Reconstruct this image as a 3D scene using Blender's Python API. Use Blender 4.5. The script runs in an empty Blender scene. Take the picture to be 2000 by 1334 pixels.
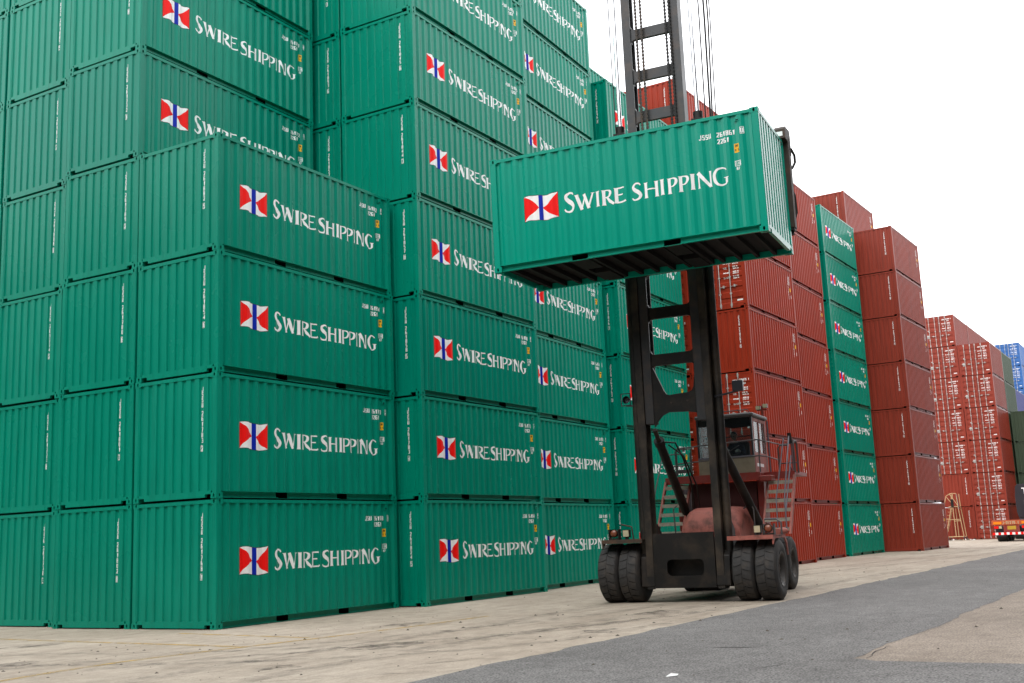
import bpy, bmesh, math, random
from mathutils import Matrix, Vector, Euler, noise
random.seed(7)
SC = bpy.context.scene
COL = SC.collection
PI = math.pi

# ------------------------------------------------------------------ camera
CAM_POS = (-16.2148, -16.95295, 1.54679)
RIGHT = Vector((0.5244605, -0.8504875, -0.0401524))
DOWN = Vector((0.1272819, 0.1249436, -0.9839657))
FWD = Vector((0.8418673, 0.5109405, 0.1737796))
cam = bpy.data.cameras.new('camera')
cam.sensor_width = 36.0
cam.lens = 2178.69 / 2000.0 * 36.0
cam.clip_start = 0.1
cam.clip_end = 3000
cam_ob = bpy.data.objects.new('camera', cam)
COL.objects.link(cam_ob)
m3 = Matrix((RIGHT, -DOWN, -FWD)).transposed()
cam_ob.matrix_world = Matrix.Translation(CAM_POS) @ m3.to_4x4()
SC.camera = cam_ob

# ------------------------------------------------------------------ sky, sun, exposure
SUN_EL, SUN_AZ = math.radians(50), math.radians(190)     # azimuth counter-clockwise from +X
world = bpy.data.worlds.new('World')
SC.world = world
world.use_nodes = True
wn, wl = world.node_tree.nodes, world.node_tree.links
wn.clear()
w_out = wn.new('ShaderNodeOutputWorld')
sky = wn.new('ShaderNodeTexSky')
sky.sky_type = 'NISHITA'
sky.sun_disc = False
sky.sun_elevation = SUN_EL
sky.sun_rotation = PI / 2 - SUN_AZ
sky.dust_density = 3.0
bg_sky = wn.new('ShaderNodeBackground')
bg_sky.inputs['Strength'].default_value = 0.1
wl.new(sky.outputs['Color'], bg_sky.inputs['Color'])
bg_cloud = wn.new('ShaderNodeBackground')                # the overcast layer in front of the blue
tc = wn.new('ShaderNodeTexCoord')
nz = wn.new('ShaderNodeTexNoise')
nz.inputs['Scale'].default_value = 2.2
nz.inputs['Detail'].default_value = 5
wl.new(tc.outputs['Generated'], nz.inputs['Vector'])
cr = wn.new('ShaderNodeValToRGB')
cr.color_ramp.elements[0].position = 0.3
cr.color_ramp.elements[0].color = (0.90, 0.93, 1.0, 1)
cr.color_ramp.elements[1].position = 0.62
cr.color_ramp.elements[1].color = (1.0, 1.0, 1.0, 1)
wl.new(nz.outputs['Fac'], cr.inputs['Fac'])
wl.new(cr.outputs['Color'], bg_cloud.inputs['Color'])
bg_cloud.inputs['Strength'].default_value = 1.9
w_mix = wn.new('ShaderNodeMixShader')
w_mix.inputs['Fac'].default_value = 0.9
wl.new(bg_sky.outputs[0], w_mix.inputs[1])
wl.new(bg_cloud.outputs[0], w_mix.inputs[2])
wl.new(w_mix.outputs[0], w_out.inputs['Surface'])

sun = bpy.data.lights.new('sun', 'SUN')
sun.energy = 0.7
sun.angle = math.radians(28)
sun.color = (1.0, 0.96, 0.9)
sun_ob = bpy.data.objects.new('sun', sun)
COL.objects.link(sun_ob)
sd = Vector((math.cos(SUN_EL) * math.cos(SUN_AZ), math.cos(SUN_EL) * math.sin(SUN_AZ), math.sin(SUN_EL)))
sun_ob.rotation_euler = sd.to_track_quat('Z', 'Y').to_euler()
sun_ob.location = (0, -20, 40)

SC.view_settings.view_transform = 'Standard'
SC.view_settings.look = 'None'
SC.view_settings.exposure = 0.55
SC.view_settings.gamma = 1.0
SC.view_settings.use_curve_mapping = False
SC.cycles.max_bounces = 6
SC.cycles.diffuse_bounces = 3
SC.cycles.glossy_bounces = 3
SC.cycles.transparent_max_bounces = 12

# ------------------------------------------------------------------ materials
def new_mat(name):
    m = bpy.data.materials.new(name)
    m.use_nodes = True
    n = m.node_tree.nodes
    b = n['Principled BSDF']
    return m, n, m.node_tree.links, b

def paint(name, col, rough=0.42, var=0.12, spec=0.5, scale=0.7, dust=None, dust_amt=0.0, metal=0.0, bump=0.0, dscale=3.0, runs=0.0):
    """sheet-metal paint: gentle large-scale tone variation, uneven gloss, optional dusty patches"""
    m, n, l, b = new_mat(name)
    geo = n.new('ShaderNodeNewGeometry')
    nt = n.new('ShaderNodeTexNoise')
    nt.inputs['Scale'].default_value = scale
    nt.inputs['Detail'].default_value = 4
    l.new(geo.outputs['Position'], nt.inputs['Vector'])
    mx = n.new('ShaderNodeMix'); mx.data_type = 'RGBA'
    c = Vector(col)
    mx.inputs['A'].default_value = (*(c * (1 - var)), 1)
    mx.inputs['B'].default_value = (*(c * (1 + var)), 1)
    l.new(nt.outputs['Fac'], mx.inputs['Factor'])
    outc = mx.outputs['Result']
    if runs:
        mp = n.new('ShaderNodeMapping'); mp.inputs['Scale'].default_value = (5.0, 5.0, 0.35)
        l.new(geo.outputs['Position'], mp.inputs['Vector'])
        nr = n.new('ShaderNodeTexNoise'); nr.inputs['Scale'].default_value = 1.6; nr.inputs['Detail'].default_value = 7; nr.inputs['Roughness'].default_value = 0.65
        l.new(mp.outputs[0], nr.inputs['Vector'])
        rr = n.new('ShaderNodeValToRGB')
        rr.color_ramp.elements[0].position = 0.36; rr.color_ramp.elements[0].color = (1 - runs,) * 3 + (1,)
        rr.color_ramp.elements[1].position = 0.52; rr.color_ramp.elements[1].color = (1, 1, 1, 1)
        l.new(nr.outputs['Fac'], rr.inputs['Fac'])
        mm = n.new('ShaderNodeMix'); mm.data_type = 'RGBA'; mm.blend_type = 'MULTIPLY'; mm.inputs['Factor'].default_value = 1.0
        l.new(outc, mm.inputs['A']); l.new(rr.outputs['Color'], mm.inputs['B'])
        outc = mm.outputs['Result']
    if dust is not None:
        n2 = n.new('ShaderNodeTexNoise')
        n2.inputs['Scale'].default_value = dscale
        n2.inputs['Detail'].default_value = 8
        n2.inputs['Roughness'].default_value = 0.65
        l.new(geo.outputs['Position'], n2.inputs['Vector'])
        rp = n.new('ShaderNodeValToRGB')
        rp.color_ramp.elements[0].position = 0.48
        rp.color_ramp.elements[0].color = (0, 0, 0, 1)
        rp.color_ramp.elements[1].position = 0.68
        rp.color_ramp.elements[1].color = (dust_amt,) * 3 + (1,)
        l.new(n2.outputs['Fac'], rp.inputs['Fac'])
        m2 = n.new('ShaderNodeMix'); m2.data_type = 'RGBA'
        l.new(rp.outputs['Color'], m2.inputs['Factor'])
        l.new(outc, m2.inputs['A'])
        m2.inputs['B'].default_value = (*dust, 1)
        outc = m2.outputs['Result']
    l.new(outc, b.inputs['Base Color'])
    mr = n.new('ShaderNodeMapRange')
    l.new(nt.outputs['Fac'], mr.inputs['Value'])
    mr.inputs['To Min'].default_value = rough - 0.07
    mr.inputs['To Max'].default_value = rough + 0.07
    l.new(mr.outputs['Result'], b.inputs['Roughness'])
    b.inputs['Specular IOR Level'].default_value = spec
    b.inputs['Metallic'].default_value = metal
    if bump:
        n3 = n.new('ShaderNodeTexNoise')
        n3.inputs['Scale'].default_value = 3.5
        n3.inputs['Detail'].default_value = 3
        l.new(geo.outputs['Position'], n3.inputs['Vector'])
        bp = n.new('ShaderNodeBump')
        bp.inputs['Strength'].default_value = bump
        bp.inputs['Distance'].default_value = 0.02
        l.new(n3.outputs['Fac'], bp.inputs['Height'])
        l.new(bp.outputs['Normal'], b.inputs['Normal'])
    return m

M = {}
M['green'] = paint('green_paint', (0.0, 0.226, 0.148), 0.27, 0.07, 0.19, bump=0.05, runs=0.12)
M['green_b'] = paint('green_paint_fresh', (0.0, 0.214, 0.144), 0.24, 0.06, 0.19, bump=0.06, runs=0.09)
M['green_lift'] = paint('green_paint_lifted', (0.0, 0.290, 0.198), 0.26, 0.05, 0.28, bump=0.04)  # lighter, glossier copy of the stack green, for the lifted container's extra brightness
M['green_c'] = paint('green_paint_dull', (0.0, 0.233, 0.154), 0.31, 0.09, 0.19, bump=0.05, runs=0.16)
M['red'] = paint('oxide_red_paint', (0.30, 0.028, 0.010), 0.42, 0.09, 0.2, bump=0.04, runs=0.22)
M['brown'] = paint('brown_red_paint', (0.25, 0.036, 0.020), 0.40, 0.08, 0.24, bump=0.04, runs=0.2)
M['olive'] = paint('olive_paint', (0.045, 0.075, 0.040), 0.5, 0.1)
M['blue'] = paint('blue_paint', (0.012, 0.10, 0.33), 0.45, 0.08)
M['violet'] = paint('violet_blue_paint', (0.055, 0.065, 0.26), 0.5, 0.08)
M['white'] = paint('white_marking', (0.88, 0.88, 0.87), 0.5, 0.02, 0.3)
M['flag_red'] = paint('flag_red', (0.88, 0.006, 0.004), 0.5, 0.04, 0.2)
M['flag_blue'] = paint('flag_blue', (0.0, 0.018, 0.36), 0.5, 0.04, 0.2)
M['yellow'] = paint('yellow_sticker', (0.85, 0.45, 0.0), 0.5, 0.05)
M['ink'] = paint('black_ink', (0.012, 0.012, 0.014), 0.6, 0.05)
M['underseal'] = paint('underseal', (0.007, 0.006, 0.0055), 0.8, 0.2, 0.2)
M['galv'] = paint('galvanised_steel', (0.46, 0.45, 0.43), 0.45, 0.1, metal=0.4)
M['gasket'] = paint('door_gasket', (0.05, 0.04, 0.045), 0.7, 0.1)
M['black_steel'] = paint('black_steel', (0.0075, 0.007, 0.0066), 0.5, 0.2, 0.3, 1.5, dust=(0.075, 0.052, 0.034), dust_amt=0.30, bump=0.1, dscale=2.2)
M['grey_steel'] = paint('worn_grey_steel', (0.026, 0.027, 0.029), 0.42, 0.2, 0.5, 1.5, dust=(0.16, 0.085, 0.045), dust_amt=0.25, bump=0.08, dscale=2.6)
M['dusty_black'] = paint('dusty_black_steel', (0.010, 0.009, 0.008), 0.5, 0.25, 0.35, 1.2, dust=(0.085, 0.062, 0.042), dust_amt=0.75, bump=0.1, dscale=0.9)
M['brown_steel'] = paint('rusty_steel', (0.040, 0.028, 0.020), 0.6, 0.25, 0.4, 2.0, dust=(0.13, 0.06, 0.03), dust_amt=0.5, bump=0.15)
M['truck_red'] = paint('faded_red_paint', (0.26, 0.028, 0.020), 0.5, 0.15, 0.45, 2.0, dust=(0.16, 0.10, 0.08), dust_amt=0.35, dscale=5)
M['truck_pink'] = paint('chalky_red_paint', (0.36, 0.11, 0.085), 0.6, 0.22, 0.4, 3.0, dust=(0.055, 0.028, 0.018), dust_amt=0.8, bump=0.12, dscale=2.6)
M['dark_red'] = paint('dark_red_paint', (0.06, 0.010, 0.009), 0.6, 0.2, 0.4)
M['tread'] = paint('step_plate', (0.40, 0.365, 0.29), 0.55, 0.2, 0.4, 4.0, dust=(0.14, 0.09, 0.06), dust_amt=0.45, dscale=6)
M['beige'] = paint('beige_panel', (0.27, 0.235, 0.165), 0.6, 0.12, 0.4, 3.0, dust=(0.12, 0.09, 0.06), dust_amt=0.4, dscale=6)
M['rubber'] = paint('tyre_rubber', (0.032, 0.031, 0.031), 0.72, 0.2, 0.35, 5.0, dust=(0.10, 0.078, 0.058), dust_amt=0.35, bump=0.2, dscale=4)
M['rim'] = paint('wheel_rim', (0.055, 0.050, 0.045), 0.55, 0.2, 0.4, 4.0, dust=(0.15, 0.10, 0.07), dust_amt=0.5)
M['chrome'] = paint('chromed_rod', (0.75, 0.76, 0.78), 0.16, 0.02, metal=1.0)
M['rail_grey'] = paint('handrail_grey', (0.075, 0.07, 0.072), 0.5, 0.2, 0.4, 5, dust=(0.2, 0.15, 0.12), dust_amt=0.3)
M['rail_light'] = paint('handrail_blue_grey', (0.13, 0.125, 0.15), 0.45, 0.15, 0.4, 5)
M['lamp_orange'] = paint('orange_lens', (0.20, 0.06, 0.028), 0.3, 0.1, 0.6)
M['lamp_white'] = paint('lamp_lens', (0.50, 0.46, 0.30), 0.25, 0.05, 0.6)
M['ladder_cream'] = paint('cream_ladder_paint', (0.50, 0.34, 0.18), 0.5, 0.1, 0.4, 3)
M['trailer_orange'] = paint('orange_trailer_paint', (0.46, 0.085, 0.022), 0.5, 0.15, 0.4, 2)
M['amber'] = paint('amber_reflector', (0.95, 0.26, 0.01), 0.3, 0.05)
M['cab_black'] = paint('black_cab', (0.018, 0.018, 0.024), 0.35, 0.15, 0.5)
M['plate_yellow'] = paint('yellow_plate', (0.48, 0.30, 0.02), 0.5, 0.2)
M['navy'] = paint('navy_cloth', (0.020, 0.026, 0.050), 0.85, 0.25, 0.2, 14)
M['jeans'] = paint('blue_cloth', (0.09, 0.13, 0.20), 0.85, 0.25, 0.2, 14)
M['skin'] = paint('skin', (0.48, 0.27, 0.18), 0.55, 0.06, 0.4, 20)
M['hair'] = paint('black_hair', (0.010, 0.008, 0.007), 0.5, 0.2, 0.5, 30)
M['glove'] = paint('white_glove', (0.55, 0.54, 0.50), 0.85, 0.1, 0.2, 30)
M['paper'] = paint('paper', (0.72, 0.72, 0.70), 0.8, 0.05, 0.2, 20)
M['stone'] = paint('stone', (0.10, 0.085, 0.07), 0.9, 0.4, 0.2, 9)
M['litter'] = paint('litter', (0.38, 0.27, 0.17), 0.9, 0.6, 0.2, 9)
M['cyan_plate'] = paint('pale_blue_plate', (0.10, 0.42, 0.55), 0.5, 0.08)
M['blocker_wall'] = paint('blocker_wall', (0.035, 0.038, 0.042), 0.8, 0.1, 0.2)
M['blocker_roof'] = paint('blocker_roof', (0.10, 0.10, 0.105), 0.7, 0.1)
M['seat'] = paint('seat_vinyl', (0.02, 0.02, 0.022), 0.6, 0.1)

def glass_mat():
    m = bpy.data.materials.new('cab_glass')
    m.use_nodes = True
    n, l = m.node_tree.nodes, m.node_tree.links
    n.clear()
    o = n.new('ShaderNodeOutputMaterial')
    t = n.new('ShaderNodeBsdfTransparent'); t.inputs['Color'].default_value = (0.72, 0.78, 0.78, 1)
    g = n.new('ShaderNodeBsdfGlossy'); g.inputs['Roughness'].default_value = 0.03
    lw_ = n.new('ShaderNodeLayerWeight'); lw_.inputs['Blend'].default_value = 0.5
    pw = n.new('ShaderNodeMath'); pw.operation = 'POWER'; pw.inputs[1].default_value = 5.0
    ma = n.new('ShaderNodeMath'); ma.operation = 'MULTIPLY_ADD'; ma.inputs[1].default_value = 0.15; ma.inputs[2].default_value = 0.085
    l.new(lw_.outputs['Facing'], pw.inputs[0]); l.new(pw.outputs[0], ma.inputs[0])
    x = n.new('ShaderNodeMixShader')
    l.new(ma.outputs[0], x.inputs[0]); l.new(t.outputs[0], x.inputs[1]); l.new(g.outputs[0], x.inputs[2])
    l.new(x.outputs[0], o.inputs['Surface'])
    return m
M['glass'] = glass_mat()

def ground_mat(name, c1, c2, grain_lo, grain_hi, grain_scale, streak, streak_col, rough=0.85, bump=0.25, spot=0.0):
    m, n, l, b = new_mat(name)
    geo = n.new('ShaderNodeNewGeometry')
    def nnoise(scale, detail=4, stretch=None, r=0.5):
        t = n.new('ShaderNodeTexNoise')
        t.inputs['Scale'].default_value = scale
        t.inputs['Detail'].default_value = detail
        t.inputs['Roughness'].default_value = r
        t.inputs['Distortion'].default_value = 1.2 if stretch else 0.0
        if stretch:
            mp = n.new('ShaderNodeMapping')
            mp.inputs['Scale'].default_value = stretch
            mp.inputs['Rotation'].default_value = (0, 0, math.radians(14))
            l.new(geo.outputs['Position'], mp.inputs['Vector'])
            l.new(mp.outputs[0], t.inputs['Vector'])
        else:
            l.new(geo.outputs['Position'], t.inputs['Vector'])
        return t.outputs['Fac']
    def ramp(fac, p0, c0, p1, c1_):
        r = n.new('ShaderNodeValToRGB')
        r.color_ramp.elements[0].position = p0; r.color_ramp.elements[0].color = (*c0, 1)
        r.color_ramp.elements[1].position = p1; r.color_ramp.elements[1].color = (*c1_, 1)
        l.new(fac, r.inputs['Fac'])
        return r.outputs['Color']
    def mul(a, bb, f=1.0):
        x = n.new('ShaderNodeMix'); x.data_type = 'RGBA'; x.blend_type = 'MULTIPLY'
        x.inputs['Factor'].default_value = f
        l.new(a, x.inputs['A']); l.new(bb, x.inputs['B'])
        return x.outputs['Result']
    base = ramp(nnoise(0.22, 5, r=0.6), 0.35, c1, 0.65, c2)
    grain = nnoise(grain_scale, 3)
    col = mul(base, ramp(grain, 0.35, (grain_lo,) * 3, 0.65, (grain_hi,) * 3))
    mid = nnoise(2.3, 8, r=0.72)
    fine = nnoise(7.5, 6, (0.6, 1.6, 1.0), 0.7)
    col = mul(col, ramp(fine, 0.36, (0.80, 0.79, 0.78), 0.50, (1.0, 1.0, 1.0)), min(1.0, streak * 1.3))
    col = mul(col, ramp(mid, 0.35, (0.80, 0.79, 0.78), 0.6, (1.04, 1.03, 1.02)))
    st = nnoise(1.0, 5, (0.30, 1.5, 1.0), 0.7)
    col = mul(col, ramp(st, 0.36, streak_col, 0.52, (1, 1, 1)), streak)
    st2 = nnoise(1.7, 4, (0.12, 0.5, 1.0), 0.68)
    col = mul(col, ramp(st2, 0.32, streak_col, 0.46, (1, 1, 1)), streak * 0.7)
    if spot:
        v = n.new('ShaderNodeTexVoronoi')
        v.inputs['Scale'].default_value = 1.9
        l.new(geo.outputs['Position'], v.inputs['Vector'])
        col = mul(col, ramp(v.outputs['Distance'], 0.02, (0.45, 0.43, 0.4), 0.085, (1, 1, 1)), spot)
    l.new(col, b.inputs['Base Color'])
    b.inputs['Roughness'].default_value = rough
    b.inputs['Specular IOR Level'].default_value = 0.25
    bp = n.new('ShaderNodeBump')
    bp.inputs['Strength'].default_value = bump
    bp.inputs['Distance'].default_value = 0.01
    l.new(grain, bp.inputs['Height'])
    l.new(bp.outputs['Normal'], b.inputs['Normal'])
    return m
M['concrete'] = ground_mat('yard_concrete', (0.355, 0.300, 0.240), (0.445, 0.385, 0.315), 0.88, 1.10, 38, 0.6, (0.74, 0.72, 0.70), spot=0.4)
M['asphalt'] = ground_mat('asphalt', (0.135, 0.130, 0.126), (0.175, 0.169, 0.164), 0.45, 1.65, 42, 0.4, (0.8, 0.8, 0.8), bump=0.6)
M['patch'] = ground_mat('worn_concrete', (0.235, 0.195, 0.16), (0.30, 0.25, 0.205), 0.62, 1.4, 40, 0.5, (0.75, 0.73, 0.71), bump=0.5)

def line_mat():
    m, n, l, b = new_mat('worn_yellow_line')
    geo = n.new('ShaderNodeNewGeometry')
    t = n.new('ShaderNodeTexNoise')
    t.inputs['Scale'].default_value = 3.2; t.inputs['Detail'].default_value = 8; t.inputs['Roughness'].default_value = 0.7
    l.new(geo.outputs['Position'], t.inputs['Vector'])
    r = n.new('ShaderNodeValToRGB')
    r.color_ramp.elements[0].position = 0.36; r.color_ramp.elements[0].color = (0, 0, 0, 1)
    r.color_ramp.elements[1].position = 0.60; r.color_ramp.elements[1].color = (0.85,) * 3 + (1,)
    l.new(t.outputs['Fac'], r.inputs['Fac'])
    l.new(r.outputs['Color'], b.inputs['Alpha'])
    b.inputs['Base Color'].default_value = (0.46, 0.30, 0.07, 1)
    b.inputs['Roughness'].default_value = 0.8
    return m
M['line'] = line_mat()

def crack_mat():
    m, n, l, b = new_mat('crack_dark')
    b.inputs['Base Color'].default_value = (0.035, 0.03, 0.028, 1)
    b.inputs['Roughness'].default_value = 0.95
    return m
M['crack'] = crack_mat()

# ------------------------------------------------------------------ mesh helper
class MB:
    def __init__(self):
        self.v, self.f, self.mi = [], [], []
    def add(self, verts, faces, mi=0):
        o = len(self.v)
        self.v += [tuple(p) for p in verts]
        self.f += [tuple(i + o for i in f) for f in faces]
        self.mi += [mi] * len(faces)
        return self
    def box(self, x0, x1, y0, y1, z0, z1, mi=0):
        vs = [(x, y, z) for z in (z0, z1) for y in (y0, y1) for x in (x0, x1)]
        return self.add(vs, [(0, 2, 3, 1), (4, 5, 7, 6), (0, 1, 5, 4), (2, 6, 7, 3), (0, 4, 6, 2), (1, 3, 7, 5)], mi)
    def cbox(self, x0, x1, y0, y1, z0, z1, c=0.01, mi=0):
        """box whose vertical edges are chamfered"""
        pts = [(x0 + c, y0), (x1 - c, y0), (x1, y0 + c), (x1, y1 - c), (x1 - c, y1), (x0 + c, y1), (x0, y1 - c), (x0, y0 + c)]
        return self.prism(pts, z0, z1, 'z', mi)
    def prism(self, pts, a0, a1, axis='z', mi=0):
        """extrude a 2-D polygon; axis z: pts=(x,y); axis x: pts=(y,z); axis y: pts=(x,z)"""
        def P(p, a):
            if axis == 'z': return (p[0], p[1], a)
            if axis == 'x': return (a, p[0], p[1])
            return (p[0], a, p[1])
        n = len(pts)
        vs = [P(p, a0) for p in pts] + [P(p, a1) for p in pts]
        fs = [(i, (i + 1) % n, n + (i + 1) % n, n + i) for i in range(n)]
        fs += [tuple(range(n - 1, -1, -1)), tuple(range(n, 2 * n))]
        return self.add(vs, fs, mi)
    def tube(self, path, r, n=8, mi=0, cap=True):
        path = [Vector(p) for p in path]
        rs = r if isinstance(r, (list, tuple)) else [r] * len(path)
        vs, fs = [], []
        prev = None
        for i, p in enumerate(path):
            a = path[max(i - 1, 0)]; b = path[min(i + 1, len(path) - 1)]
            t = (b - a).normalized()
            if prev is None:
                u = t.orthogonal().normalized()
            else:
                u = (prev - t * prev.dot(t))
                u = u.normalized() if u.length > 1e-6 else t.orthogonal().normalized()
            prev = u
            w = t.cross(u)
            for k in range(n):
                an = 2 * PI * k / n
                vs.append(p + (u * math.cos(an) + w * math.sin(an)) * rs[i])
        for i in range(len(path) - 1):
            for k in range(n):
                fs.append((i * n + k, i * n + (k + 1) % n, (i + 1) * n + (k + 1) % n, (i + 1) * n + k))
        if cap:
            fs.append(tuple(range(n - 1, -1, -1)))
            fs.append(tuple(range((len(path) - 1) * n, len(path) * n)))
        return self.add(vs, fs, mi)
    def lathe(self, prof, origin, axis, n=28, mi=0, closed=False):
        """prof = [(radius, along)], around axis through origin"""
        ax = Vector(axis).normalized(); u = ax.orthogonal().normalized(); w = ax.cross(u); o = Vector(origin)
        vs = []
        for r, a in prof:
            for k in range(n):
                an = 2 * PI * k / n
                vs.append(o + ax * a + (u * math.cos(an) + w * math.sin(an)) * r)
        m_ = len(prof)
        fs = []
        for i in range(m_ if closed else m_ - 1):
            j = (i + 1) % m_
            for k in range(n):
                fs.append((i * n + k, i * n + (k + 1) % n, j * n + (k + 1) % n, j * n + k))
        return self.add(vs, fs, mi)
    def sphere(self, c, r, nu=14, nv=9, mi=0, s=(1, 1, 1)):
        vs, fs = [], []
        for j in range(nv + 1):
            th = PI * j / nv
            for i in range(nu):
                ph = 2 * PI * i / nu
                vs.append((c[0] + r * s[0] * math.sin(th) * math.cos(ph), c[1] + r * s[1] * math.sin(th) * math.sin(ph), c[2] + r * s[2] * math.cos(th)))
        for j in range(nv):
            for i in range(nu):
                fs.append((j * nu + i, j * nu + (i + 1) % nu, (j + 1) * nu + (i + 1) % nu, (j + 1) * nu + i))
        return self.add(vs, fs, mi)
    def mesh(self, name, mats, smooth=False, fix=True, bevel=0.0):
        me = bpy.data.meshes.new(name)
        me.from_pydata(self.v, [], self.f)
        for m in (mats if isinstance(mats, (list, tuple)) else [mats]):
            me.materials.append(m)
        me.polygons.foreach_set('material_index', self.mi)
        if fix or bevel:
            bm = bmesh.new(); bm.from_mesh(me)
            bmesh.ops.remove_doubles(bm, verts=bm.verts, dist=1e-6)
            if fix: bmesh.ops.recalc_face_normals(bm, faces=bm.faces)
            if bevel:
                es = [e for e in bm.edges if len(e.link_faces) == 2 and e.calc_face_angle(0) > 0.6]
                bmesh.ops.bevel(bm, geom=es, offset=bevel, segments=1, affect='EDGES', clamp_overlap=True)
            bm.to_mesh(me); bm.free()
        if smooth:
            me.polygons.foreach_set('use_smooth', [True] * len(me.polygons))
            try: me.set_sharp_from_angle(angle=math.radians(38))
            except Exception: pass
        return me
    def build(self, name, mats, parent=None, smooth=False, bevel=0.0, fix=True):
        return obj(name, self.mesh(name, mats, smooth, fix, bevel), parent)

def obj(name, me, parent=None):
    o = bpy.data.objects.new(name, me)
    COL.objects.link(o)
    if parent is not None: o.parent = parent
    return o
def thing(name, label, cat, loc=(0, 0, 0), rot=(0, 0, 0), group=None):
    o = bpy.data.objects.new(name, None)
    o.empty_display_size = 0.3
    COL.objects.link(o)
    o.location = loc; o.rotation_euler = rot
    return tag(o, label, cat, group)
def tag(o, label, cat, group=None):
    o['label'] = label; o['category'] = cat
    if group: o['group'] = group
    return o
def structure(o, label=None):
    o['kind'] = 'structure'
    if label: o['label'] = label
    return o

# ------------------------------------------------------------------ ground
def sheet(name, pts, z, mat):
    mb = MB(); mb.add([(x, y, z) for x, y in pts], [tuple(range(len(pts)))])
    return mb.build(name, mat, fix=False)
g = sheet('ground', [(-900, -900), (1500, -900), (1500, 900), (-900, 900)], 0.0, M['concrete'])
structure(g, 'beige concrete yard surface with tyre streaks')
def wob(x, s, a): return a * noise.noise(Vector((x * s, s * 3.7, 0.3)))
top_e = [(-900, -9.1), (-60, -9.1)] + [(-14 + i * 0.35, -9.1 + wob(-14 + i * 0.35, 1.1, 0.12) + wob(i, 2.3, 0.05)) for i in range(170)] + [(60, -9.5), (120, -9.9), (1500, -12)]
bot_e = [(1500, -15.5), (120, -13.8), (60, -13.5)] + [(46 - i * 0.35, -13.27 + wob(46 - i * 0.35 + 50, 1.2, 0.12) + wob(i, 2.0, 0.05)) for i in range(140)] + [(-2.7, -13.35)] \
    + [(-2.85 + wob(k, 0.7, 0.05), -13.5 - k * 0.5) for k in range(30)] + [(-2.9, -900), (-900, -900)]
mb = MB()
pts = top_e + bot_e
mb.add([(x, y, 0.006) for x, y in pts], [tuple(range(len(pts)))])
rd = mb.build('asphalt_road', M['asphalt'], fix=False)
bm = bmesh.new(); bm.from_mesh(rd.data); bmesh.ops.triangulate(bm, faces=bm.faces); bm.to_mesh(rd.data); bm.free()
structure(rd, 'dark grey asphalt strip along the container stacks')
pa = sheet('worn_pavement', [(-3.3, -12.9), (60, -12.9), (1500, -14), (1500, -900), (-3.3, -900)], 0.003, M['patch'])
structure(pa, 'worn brownish paved patch beside the asphalt')

def ribbon(name, pts, w, z, mat):
    mb = MB()
    vs = []
    for i, p in enumerate(pts):
        a = Vector(pts[max(i - 1, 0)]); b = Vector(pts[min(i + 1, len(pts) - 1)])
        t = (b - a).normalized(); nrm = Vector((-t.y, t.x))
        ww = w[i] if isinstance(w, (list, tuple)) else w
        vs += [(p[0] + nrm.x * ww / 2, p[1] + nrm.y * ww / 2, z), (p[0] - nrm.x * ww / 2, p[1] - nrm.y * ww / 2, z)]
    mb.add(vs, [(2 * i, 2 * i + 1, 2 * i + 3, 2 * i + 2) for i in range(len(pts) - 1)])
    o = mb.build(name, mat, fix=False)
    return o
o = ribbon('road_marking', [(-10.5, -4.0), (-6.98, -3.45), (-6.04, -3.28), (-4.88, -3.21), (-3.46, -3.38), (-1.08, -3.8), (0.93, -4.05), (3.5, -4.15)], 0.12, 0.005, M['line'])
structure(o, 'faded yellow line painted on the concrete')
o = ribbon('road_marking', [(-2.1, 5.5), (-2.35, 2.6), (-2.53, -0.1), (-2.63, -2.0), (-2.73, -3.5)], 0.12, 0.005, M['line'])
structure(o, 'faded yellow line painted on the concrete')
o = ribbon('road_marking', [(-0.75, 0.2), (-0.85, -0.6), (-1.1, -2.7), (-1.2, -3.5)], 0.10, 0.004, M['line'])
structure(o, 'faded yellow line painted on the concrete')
def crack(x, y, ln, ang, z, seed, w=0.022):
    r = random.Random(seed); pts = []; a = ang
    for i in range(12):
        pts.append((x, y)); a += r.uniform(-0.5, 0.5); a = ang + (a - ang) * 0.7
        x += math.cos(a) * ln / 12; y += math.sin(a) * ln / 12
    o = ribbon('crack', pts, [w * (0.35 + 0.65 * math.sin(PI * (i + 0.4) / 12.3)) for i in range(12)], z, M['crack'])
    return structure(o, 'dark crack in the ground surface')
crack(-1.75, -11.1, 0.65, -1.25, 0.0095, 3, 0.04)
crack(-4.3, -8.0, 0.9, -1.0, 0.004, 5, 0.02)
crack(-3.6, -8.35, 0.5, -1.3, 0.004, 6, 0.018)
crack(-5.4, -4.6, 0.7, -1.1, 0.004, 8, 0.014)
crack(-2.6, -13.35, 1.5, -0.03, 0.0095, 11, 0.014)

def stain_mat(name, col, lo, hi, amt, scale):
    m, n, l, b = new_mat(name)
    geo = n.new('ShaderNodeNewGeometry'); tcn = n.new('ShaderNodeTexCoord')
    t = n.new('ShaderNodeTexNoise')
    t.inputs['Scale'].default_value = scale; t.inputs['Detail'].default_value = 9; t.inputs['Roughness'].default_value = 0.72
    l.new(geo.outputs['Position'], t.inputs['Vector'])
    r_ = n.new('ShaderNodeValToRGB')
    r_.color_ramp.elements[0].position = lo; r_.color_ramp.elements[0].color = (0, 0, 0, 1)
    r_.color_ramp.elements[1].position = hi; r_.color_ramp.elements[1].color = (amt,) * 3 + (1,)
    l.new(t.outputs['Fac'], r_.inputs['Fac']); l.new(r_.outputs['Color'], b.inputs['Alpha'])
    b.inputs['Base Color'].default_value = (*col, 1); b.inputs['Roughness'].default_value = 0.8
    return m
M['tyre_mark'] = stain_mat('tyre_mark', (0.07, 0.062, 0.056), 0.42, 0.74, 0.42, 2.4)
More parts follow.
